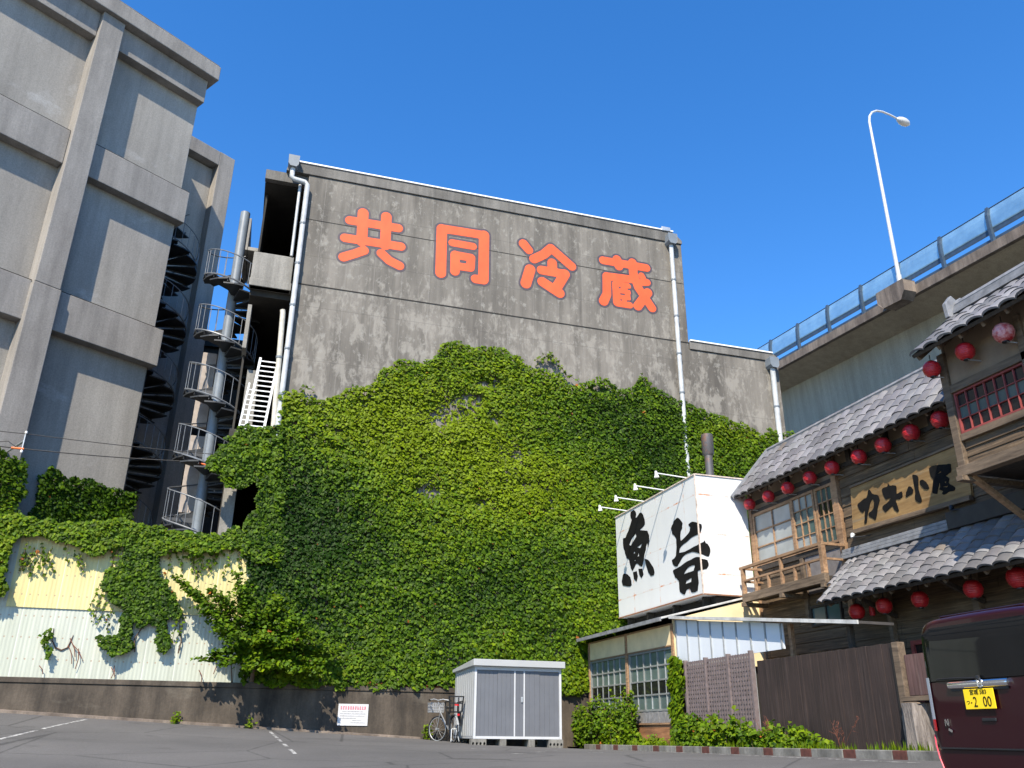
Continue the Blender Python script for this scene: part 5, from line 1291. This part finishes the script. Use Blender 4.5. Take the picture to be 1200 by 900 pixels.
def sprigs(parent, starts, rng, seed, frame, wlev=.75, size=.11):
    """loose hanging or rising shoots with leaves along them; starts: list of polylines (a,d,z)"""
    P = []; N = []; n_shoot = 0
    for pl in starts:
        b = MB(); pts = [frame(np.array([a]), np.array([d]), np.array([z]))[0] for a, d, z in pl]; b.tube(pts, .007, 4, cap=False); b.build('shoot', M_vine, parent)
        for p, q in zip(pts[:-1], pts[1:]):
            L = np.linalg.norm(q-p); k = max(1, int(L/.055))
            for i in range(k):
                P.append(p+(q-p)*(i+rng.random())/k+rng.normal(0, .035, 3)); N.append(np.array([0, -1, .5])+rng.normal(0, .5, 3))
    P = np.array(P); N = np.array(N); S = size*(.6+.6*rng.random(len(P)))
    leaf_mesh('leaves', P, N, S, tints(np.full(len(P), wlev), rng, .02), parent, seed)

def px2wall(lst, Y=YF): return [(q[0], q[2]) for q in (onY(u, v, Y) for u, v in lst)]
fr_store = lambda a, d, z: np.stack([np.asarray(a, float), YF-np.asarray(d, float), np.asarray(z, float)], -1)
def gsum(pts, a, z):
    w = np.zeros(len(a))
    for (u, v), su, sv, amp in pts:
        q = onY(u, v, YF); k = .0345; w += amp*np.exp(-(((a-q[0])/(su*k))**2+((z-q[2])/(sv*k))**2))
    return w
big = px2wall([(286, 803), (284, 740), (288, 690), (292, 640), (300, 600), (305, 566), (318, 520), (326, 500), (330, 462), (345, 456), (365, 466), (382, 468), (402, 460), (428, 452), (448, 438), (466, 426), (490, 424), (505, 420), (520, 408), (538, 403), (560, 407), (590, 411), (606, 419), (620, 430), (640, 436), (652, 444), (670, 453), (690, 450), (708, 448), (722, 456), (738, 455), (748, 446), (762, 456), (782, 464), (802, 474), (822, 482), (850, 491), (872, 501), (888, 508), (905, 507), (920, 506), (935, 515), (960, 560), (960, 800)])
big[0] = (big[0][0], 1.16); big[-1] = (17.6, 1.16); big[-2] = (17.6, 7.6)
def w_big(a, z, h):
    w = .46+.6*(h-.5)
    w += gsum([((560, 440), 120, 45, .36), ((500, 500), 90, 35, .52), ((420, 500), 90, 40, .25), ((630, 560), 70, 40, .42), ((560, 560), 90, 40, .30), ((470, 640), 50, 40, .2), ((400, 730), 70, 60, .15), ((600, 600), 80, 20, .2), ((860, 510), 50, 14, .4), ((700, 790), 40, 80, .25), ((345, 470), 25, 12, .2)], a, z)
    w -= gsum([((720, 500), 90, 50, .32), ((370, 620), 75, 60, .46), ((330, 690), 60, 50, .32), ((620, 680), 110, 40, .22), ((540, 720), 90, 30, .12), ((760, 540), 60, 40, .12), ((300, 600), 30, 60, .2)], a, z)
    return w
def d_big(a, z):
    bare = gsum([((533, 478), 16, 9, .62), ((515, 492), 15, 9, .5), ((552, 470), 11, 6, .75), ((570, 450), 9, 5, .75), ((600, 535), 14, 12, .5), ((503, 578), 14, 8, .55), ((612, 566), 7, 6, .6), ((580, 492), 6, 5, .5), ((398, 508), 8, 4, .6), ((392, 526), 10, 4, .45), ((563, 590), 9, 5, .4), ((700, 458), 10, 3, .8)], a, z)
    return np.clip(1-1.5*bare*(.35+1.3*vnoise(a*3.1, z*3.1)), .22, 1)
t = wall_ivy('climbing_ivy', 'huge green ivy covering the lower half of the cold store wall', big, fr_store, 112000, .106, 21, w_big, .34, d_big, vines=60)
rg = np.random.default_rng(8)
arch = []
for u0, v0, u1, v1, u2, v2 in ((626, 424, 636, 417, 652, 428), (628, 428, 642, 416, 660, 440), (632, 426, 646, 418, 664, 446), (744, 450, 750, 441, 760, 452), (742, 454, 751, 446, 766, 460), (350, 458, 358, 455, 368, 462), (400, 462, 412, 455, 424, 458), (512, 416, 524, 404, 538, 403), (690, 449, 700, 444, 712, 452), (655, 446, 664, 442, 676, 450)):
    q0, q1, q2 = onY(u0, v0, YF), onY(u1, v1, YF), onY(u2, v2, YF); arch.append([(q0[0], .1, q0[2]), (q1[0], .18, q1[2]), (q2[0], .2, q2[2])])
sprigs(t, arch, rg, 9, fr_store, .7)
gal = px2wall([(330, 504), (300, 503), (281, 503), (276, 512), (266, 516), (269, 522), (252, 532), (242, 540), (246, 552), (258, 562), (262, 574), (282, 573), (296, 566), (302, 576), (300, 600), (290, 604), (286, 640), (284, 660), (330, 660)])
fr_gal = lambda a, d, z: np.stack([np.asarray(a, float), YF-.05-np.asarray(d, float), np.asarray(z, float)], -1)
wall_ivy('climbing_ivy', 'ivy tuft bulging out to the left over the dark gallery of the cold store', gal, fr_gal, 6000, .112, 22, lambda a, z, h: .40+.5*(h-.5), .45, None, vines=0)
top = px2wall([(-150, 600), (0, 604), (40, 606), (90, 610), (150, 613), (200, 619), (240, 622), (285, 622), (300, 630), (300, 645), (285, 646), (270, 642), (245, 644), (228, 650), (215, 643), (200, 642), (185, 652), (170, 643), (150, 640), (130, 642), (112, 646), (100, 638), (70, 632), (45, 627), (25, 626), (12, 640), (9, 685), (0, 700), (-150, 690)], YF-.2)
fr_top = lambda a, d, z: np.stack([np.asarray(a, float), YF+.05-np.asarray(d, float), np.asarray(z, float)], -1)
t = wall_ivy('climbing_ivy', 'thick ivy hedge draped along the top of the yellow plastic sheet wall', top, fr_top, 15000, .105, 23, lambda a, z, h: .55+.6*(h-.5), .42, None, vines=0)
hg = []
rg = np.random.default_rng(12)
for k in range(46):
    u = rg.uniform(30, 285); q = onY(u, rg.uniform(636, 650), YF); L = rg.uniform(.15, .75); hg.append([(q[0], .12, q[2]), (q[0]+rg.normal(0, .06), .10, q[2]-L*.5), (q[0]+rg.normal(0, .08), .03, q[2]-L)])
sprigs(t, hg, rg, 13, fr_top, .62, .10)
cl = px2wall([(150, 645), (182, 645), (190, 668), (196, 690), (209, 708), (216, 720), (212, 727), (200, 724), (199, 742), (194, 760), (190, 764), (184, 752), (185, 733), (174, 726), (160, 733), (152, 728), (154, 756), (146, 764), (134, 764), (118, 755), (120, 747), (134, 744), (140, 718), (131, 706), (123, 690), (129, 676), (144, 662)])
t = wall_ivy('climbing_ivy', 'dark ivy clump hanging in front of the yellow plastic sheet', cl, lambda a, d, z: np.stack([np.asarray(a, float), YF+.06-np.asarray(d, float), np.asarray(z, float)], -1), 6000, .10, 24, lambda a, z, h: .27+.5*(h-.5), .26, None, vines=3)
hg = []
for u, v in ((122, 690), (120, 700), (126, 704), (134, 712), (210, 724), (218, 722), (150, 662), (142, 668), (118, 684)):
    q = onY(u, v, YF); hg.append([(q[0], .15, q[2]), (q[0]-.06, .12, q[2]-.3), (q[0]-.05+rg.normal(0, .05), .04, q[2]-.65)])
sprigs(t, hg, rg, 25, fr_top, .6, .09)
sm = px2wall([(62, 737), (66, 742), (62, 758), (56, 770), (50, 766), (56, 748)])
t = wall_ivy('climbing_ivy', 'tiny ivy sprig growing out of the torn white plastic sheet', sm, fr_top, 90, .09, 26, lambda a, z, h: .4+0*a, .12, None, vines=0)
b = MB()
for u, v, u2, v2 in ((82, 748, 88, 770), (85, 755, 96, 772), (80, 756, 84, 778), (92, 760, 88, 784), (130, 782, 134, 794), (134, 780, 130, 795), (46, 780, 50, 790), (233, 785, 236, 799), (254, 770, 250, 790)):
    b.tube([onY(u, v, YF+.05), onY((u+u2)/2+2, (v+v2)/2, YF+.03), onY(u2, v2, YF+.05)], .010, 4)
b.build('dry_stems', M_deadleaf, t)
# ivy at the foot of the grey building (its own wall plane) and round its pillar
fr_lb = lambda a, d, z: LC+np.multiply.outer(np.asarray(a, float), Lv)+np.multiply.outer(np.asarray(d, float)+.0, Nv)+np.multiply.outer(np.asarray(z, float), np.array([0, 0, 1.]))
def lbpx(lst, off): 
    o = []
    for u, v in lst:
        q = onP(u, v, LC+Nv*off, Nv); o.append((float(np.dot(q-LC, Lv)), q[2]))
    return o
po = lbpx([(44, 560), (56, 552), (90, 562), (128, 572), (158, 580), (157, 600), (150, 640), (20, 640), (40, 600)], .1)
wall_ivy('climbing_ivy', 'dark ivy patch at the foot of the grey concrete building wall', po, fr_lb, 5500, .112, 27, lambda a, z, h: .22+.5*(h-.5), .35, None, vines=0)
po = lbpx([(-90, 510), (0, 530), (22, 535), (30, 548), (26, 575), (22, 640), (-90, 640)], .75)
wall_ivy('climbing_ivy', 'bright ivy wrapped round the foot of the grey building pillar', po, lambda a, d, z: fr_lb(a, np.asarray(d)+.62, z), 4600, .112, 28, lambda a, z, h: .48+.5*(h-.5), .35, None, vines=0)

# shrub tree leaning out over the retaining wall
def branch_tree(name, label, base, limbs, seed, w, size, per=85, cat='shrub', trunk_r=.06, radius=.30):
    rng = np.random.default_rng(seed); t = thing(name, label, cat, tuple(base)); b = MB(); P = []; N = []
    b.tube([base, base+np.array([.02, -.05, .35]), base+np.array([0, -.1, .7])], [trunk_r, trunk_r*.8, trunk_r*.7], 8)
    for tip, r in limbs:
        s0 = base+np.array([0, -.1, .3+.4*rng.random()]); tip = np.array(tip); mid = (s0+tip)/2+np.array([0, 0, .15])+rng.normal(0, .06, 3)
        b.tube([s0, mid, tip], [.028, .018, .006], 6); L = np.linalg.norm(tip-s0)
        k = int(per*L*r/.3)
        for i in range(k):
            f = .25+.78*rng.random()**.8; c = (1-f)**2*s0+2*f*(1-f)*mid+f*f*tip if f < 1 else tip
            P.append(c+rng.normal(0, 1, 3)*r*.42*np.array([1.1, 1, .55])); N.append(np.array([-.15, -.45, .85])+rng.normal(0, .4, 3))
    b.build('stems', M_vine, t)
    P = np.array(P); N = np.array(N); leaf_mesh('leaves', P, N, size*(.6+.7*rng.random(len(P))), tints(np.full(len(P), w)+.25*(vnoise(P[:, 0]*2, P[:, 2]*2)-.5), rng, .004), t, seed, 1.0)
    return t
base = np.array([.45, YF-.22, 1.2]); L_ = lambda u, v, d=.6: onY(u, v, YF-d)
branch_tree('wall_shrub', 'leafy shrub tree leaning left over the retaining wall in front of the ivy', base,
    [(L_(205, 676, .4), .16), (L_(222, 690, .6), .22), (L_(240, 712, .8), .30), (L_(262, 700, .6), .30), (L_(285, 690, .7), .34), (L_(232, 772, .8), .16), (L_(250, 766, .9), .22), (L_(272, 760, .9), .28), (L_(262, 735, .9), .32), (L_(300, 715, .9), .38), (L_(325, 700, .8), .36), (L_(345, 725, 1.0), .38), (L_(365, 740, .9), .34), (L_(320, 750, 1.0), .36), (L_(345, 770, .9), .32), (L_(375, 775, .8), .28), (L_(300, 770, 1.0), .32), (L_(278, 672, .4), .18), (L_(248, 690, .5), .2), (L_(390, 760, .6), .24), (L_(262, 778, 1.3), .22), (L_(290, 782, 1.3), .26), (L_(320, 780, 1.35), .28), (L_(350, 786, 1.3), .26), (L_(376, 788, 1.2), .22), (L_(310, 745, 1.4), .3), (L_(345, 750, 1.4), .3), (L_(278, 745, 1.35), .26)], 41, .48, .112, 175)
for i, (u, v, hh, n_, lab) in enumerate(((205, 846, .28, 70, 'small weed growing at the foot of the retaining wall, left of the others'), (293, 852, .22, 45, 'small weed at the retaining wall foot below the shrub shadow'), (501, 858, .42, 110, 'bushy weed at the retaining wall foot beside the bicycle'))):
    q = onY(u, v, YF-.3); q[2] = gz(q[0], q[1]); rng = np.random.default_rng(50+i); t = thing('weed', lab, 'weed', tuple(q)); b = MB(); P = []
    for k in range(7):
        tp = q+np.array([rng.normal(0, .09), rng.normal(0, .06), hh*(.5+.5*rng.random())]); b.tube([q, (q+tp)/2+rng.normal(0, .02, 3), tp], .005, 4)
        for j in range(n_//7): P.append(q+(tp-q)*(.2+.85*rng.random())+rng.normal(0, .045, 3))
    b.build('stems', M_vine, t); P = np.array(P); leaf_mesh('leaves', P, np.array([[0, -.5, .8]])+rng.normal(0, .4, P.shape), .075*(.6+.7*rng.random(len(P))), tints(np.full(len(P), .75), rng), t, 60+i)

# bushes and weeds along the lean-to and the fence
def bush(name, label, cx, cy, rx, ry, h, n, w, size, seed, cat='bush', spikes=0):
    rng = np.random.default_rng(seed); z0 = gz(9.2, cy)+.05; t = thing(name, label, cat, (cx, cy, z0))
    b = MB(); P = []; ns = max(8, n//60)
    for k in range(ns):
        a_ = rng.uniform(0, 2*math.pi); rr = math.sqrt(rng.random()); bx_, by_ = cx+rx*rr*.6*math.cos(a_), cy+ry*rr*.8*math.sin(a_)
        tp = np.array([bx_+rx*.35*math.cos(a_)*rng.random(), by_+ry*.25*math.sin(a_), z0+h*(1-.5*rr**2)*(.5+.75*rng.random())]); bs = np.array([bx_, by_, z0-.03])
        b.tube([bs, (bs+tp)/2+rng.normal(0, .03, 3), tp], .006, 4, cap=False)
        for j in range(n//ns): P.append(bs+(tp-bs)*(.10+.98*rng.random()**.8)+rng.normal(0, .05, 3))
    b.build('stems', M_vine, t)
    P = np.array(P); N = np.array([[-.45, -.4, .8]])+rng.normal(0, .45, P.shape)
    leaf_mesh('leaves', P, N, size*(.6+.7*rng.random(len(P))), tints(np.full(len(P), w)+.35*(vnoise(P[:, 1]*3, P[:, 2]*3)-.5), rng, .004), t, seed)
    return t
bush('bush', 'big leafy bush beside the shed at the far end of the kerb', 9.62, 23.3, .55, 1.0, 1.0, 4200, .50, .09, 71)
bush('bush', 'tall bush hiding the lower left of the lean-to glazing', 9.66, 21.6, .40, .95, 1.12, 3800, .56, .085, 72)
bush('bush', 'lower bright bush just left of the rusty plywood base', 9.55, 20.85, .26, .30, .62, 600, .68, .095, 73)
bush('bush', 'low bright weeds in front of the rusty plywood base', 9.5, 19.6, .22, .75, .20, 700, .75, .075, 74)
bush('bush', 'grey green bush below the lattice screen beside the climbing vine', 9.6, 17.75, .3, .55, .62, 1700, .36, .09, 75)
bush('bush', 'bright green bush under the right half of the lattice screen', 9.58, 16.4, .32, .85, .62, 1900, .62, .10, 76)
bush('bush', 'low bush at the left end of the dark brown fence', 9.6, 15.1, .28, .65, .50, 1300, .58, .09, 77)
bush('bush', 'low leafy weeds in front of the middle of the brown fence', 9.6, 13.9, .25, .9, .36, 1100, .62, .085, 78)
# climbing vine on the corner of the lean-to
vy = lambda a, d, z: np.stack([XG-.05-np.asarray(d, float), np.asarray(a, float), np.asarray(z, float)], -1)
cvp = [(18.95, -.2), (18.98, .6), (18.95, 1.5), (18.85, 1.72), (18.55, 1.74), (18.28, 1.62), (18.2, 1.3), (18.35, .9), (18.25, .5), (18.3, .1), (18.2, -.25)]
wall_ivy('climbing_vine', 'bright climbing vine column on the corner between lean-to and lattice screen', cvp, vy, 900, .115, 79, lambda a, z, h: .66+.3*(h-.5), .22, None, vines=3)
# red dry stems
for i, (u, v, hh, lab) in enumerate(((728, 868, .55, 'red dry weed stalk among the bushes by the lean-to'), (906, 868, .60, 'red dry weed stalk beside the left end of the brown fence'), (985, 872, .55, 'wispy red dry weed in front of the brown fence middle'))):
    q = onX(u, v, 9.5); q[2] = gz(9.2, q[1])+.05; rng = np.random.default_rng(90+i); t = thing('dry_weed', lab, 'dry weed', tuple(q)); b = MB()
    for k in range(5):
        tp = q+np.array([rng.normal(0, .08), rng.normal(0, .22), hh*(.55+.5*rng.random())]); b.tube([q, (q+tp)/2+rng.normal(0, .03, 3), tp], [.0035, .003, .002], 4)
        for j in range(9): c = q+(tp-q)*(.5+.5*rng.random())+rng.normal(0, .02, 3); b.bar(c, c+rng.normal(0, .03, 3)+np.array([0, 0, .02]), .005, .004)
    b.build('stalks', M_deadleaf, t)
# short grass tufts along the kerb: nobody could count these
def blades(name, pts, h, seed, mat, w=.012):
    rng = np.random.default_rng(seed); vs = []; fs = []; cols = []
    for p in pts:
        a_ = rng.uniform(0, 2*math.pi); d = np.array([math.cos(a_), math.sin(a_), 0]); s = np.array([-d[1], d[0], 0])*w; hh = h*(.35+1.5*rng.random()**2); ln = d*hh*.35*rng.random(); b0 = len(vs)
        vs += [p-s, p+s, p+ln*.4+np.array([0, 0, hh*.6])+s*.7, p+ln*.4+np.array([0, 0, hh*.6])-s*.7, p+ln+np.array([0, 0, hh])]; fs += [[b0, b0+1, b0+2, b0+3], [b0+3, b0+2, b0+4]]
        g = tints(np.array([.72]), rng)[0]; cols += [g]*5
    me = bpy.data.meshes.new(name); me.from_pydata([tuple(v) for v in vs], [], fs); me.update(); at = me.color_attributes.new('tint', 'FLOAT_COLOR', 'POINT'); at.data.foreach_set('color', np.concatenate([np.array(cols, np.float32), np.ones((len(cols), 1), np.float32)], 1).reshape(-1))
    return link_mesh(name, me, mat, None)
rng = np.random.default_rng(77); pts = []
for k in range(4200):
    y = rng.uniform(10.6, 24); x = 9.3+.6*rng.random()**1.3
    if vnoise(np.array([x*2]), np.array([y*1.4]))[0] < .52: continue
    pts.append(np.array([x, y, gz(9.2, y)+.05]))
tag(blades('grass', pts, .115, 78, M_leaf), kind='stuff')
# brown leaf litter on the coping below the ivy
P = np.stack([rng.uniform(2.6, 5.7, 500), YF-.09-.10*rng.random(500)+.06, 1.19+.10*rng.random(500)**2], -1)
o = leaf_mesh('leaf_litter', P, np.array([[0, -.3, 1.]])+rng.normal(0, .4, P.shape), .09*(.5+.7*rng.random(500)), np.array([[.16, .06, .025]])*(.5+rng.random((500, 1))), None, 80); tag(o, kind='stuff')
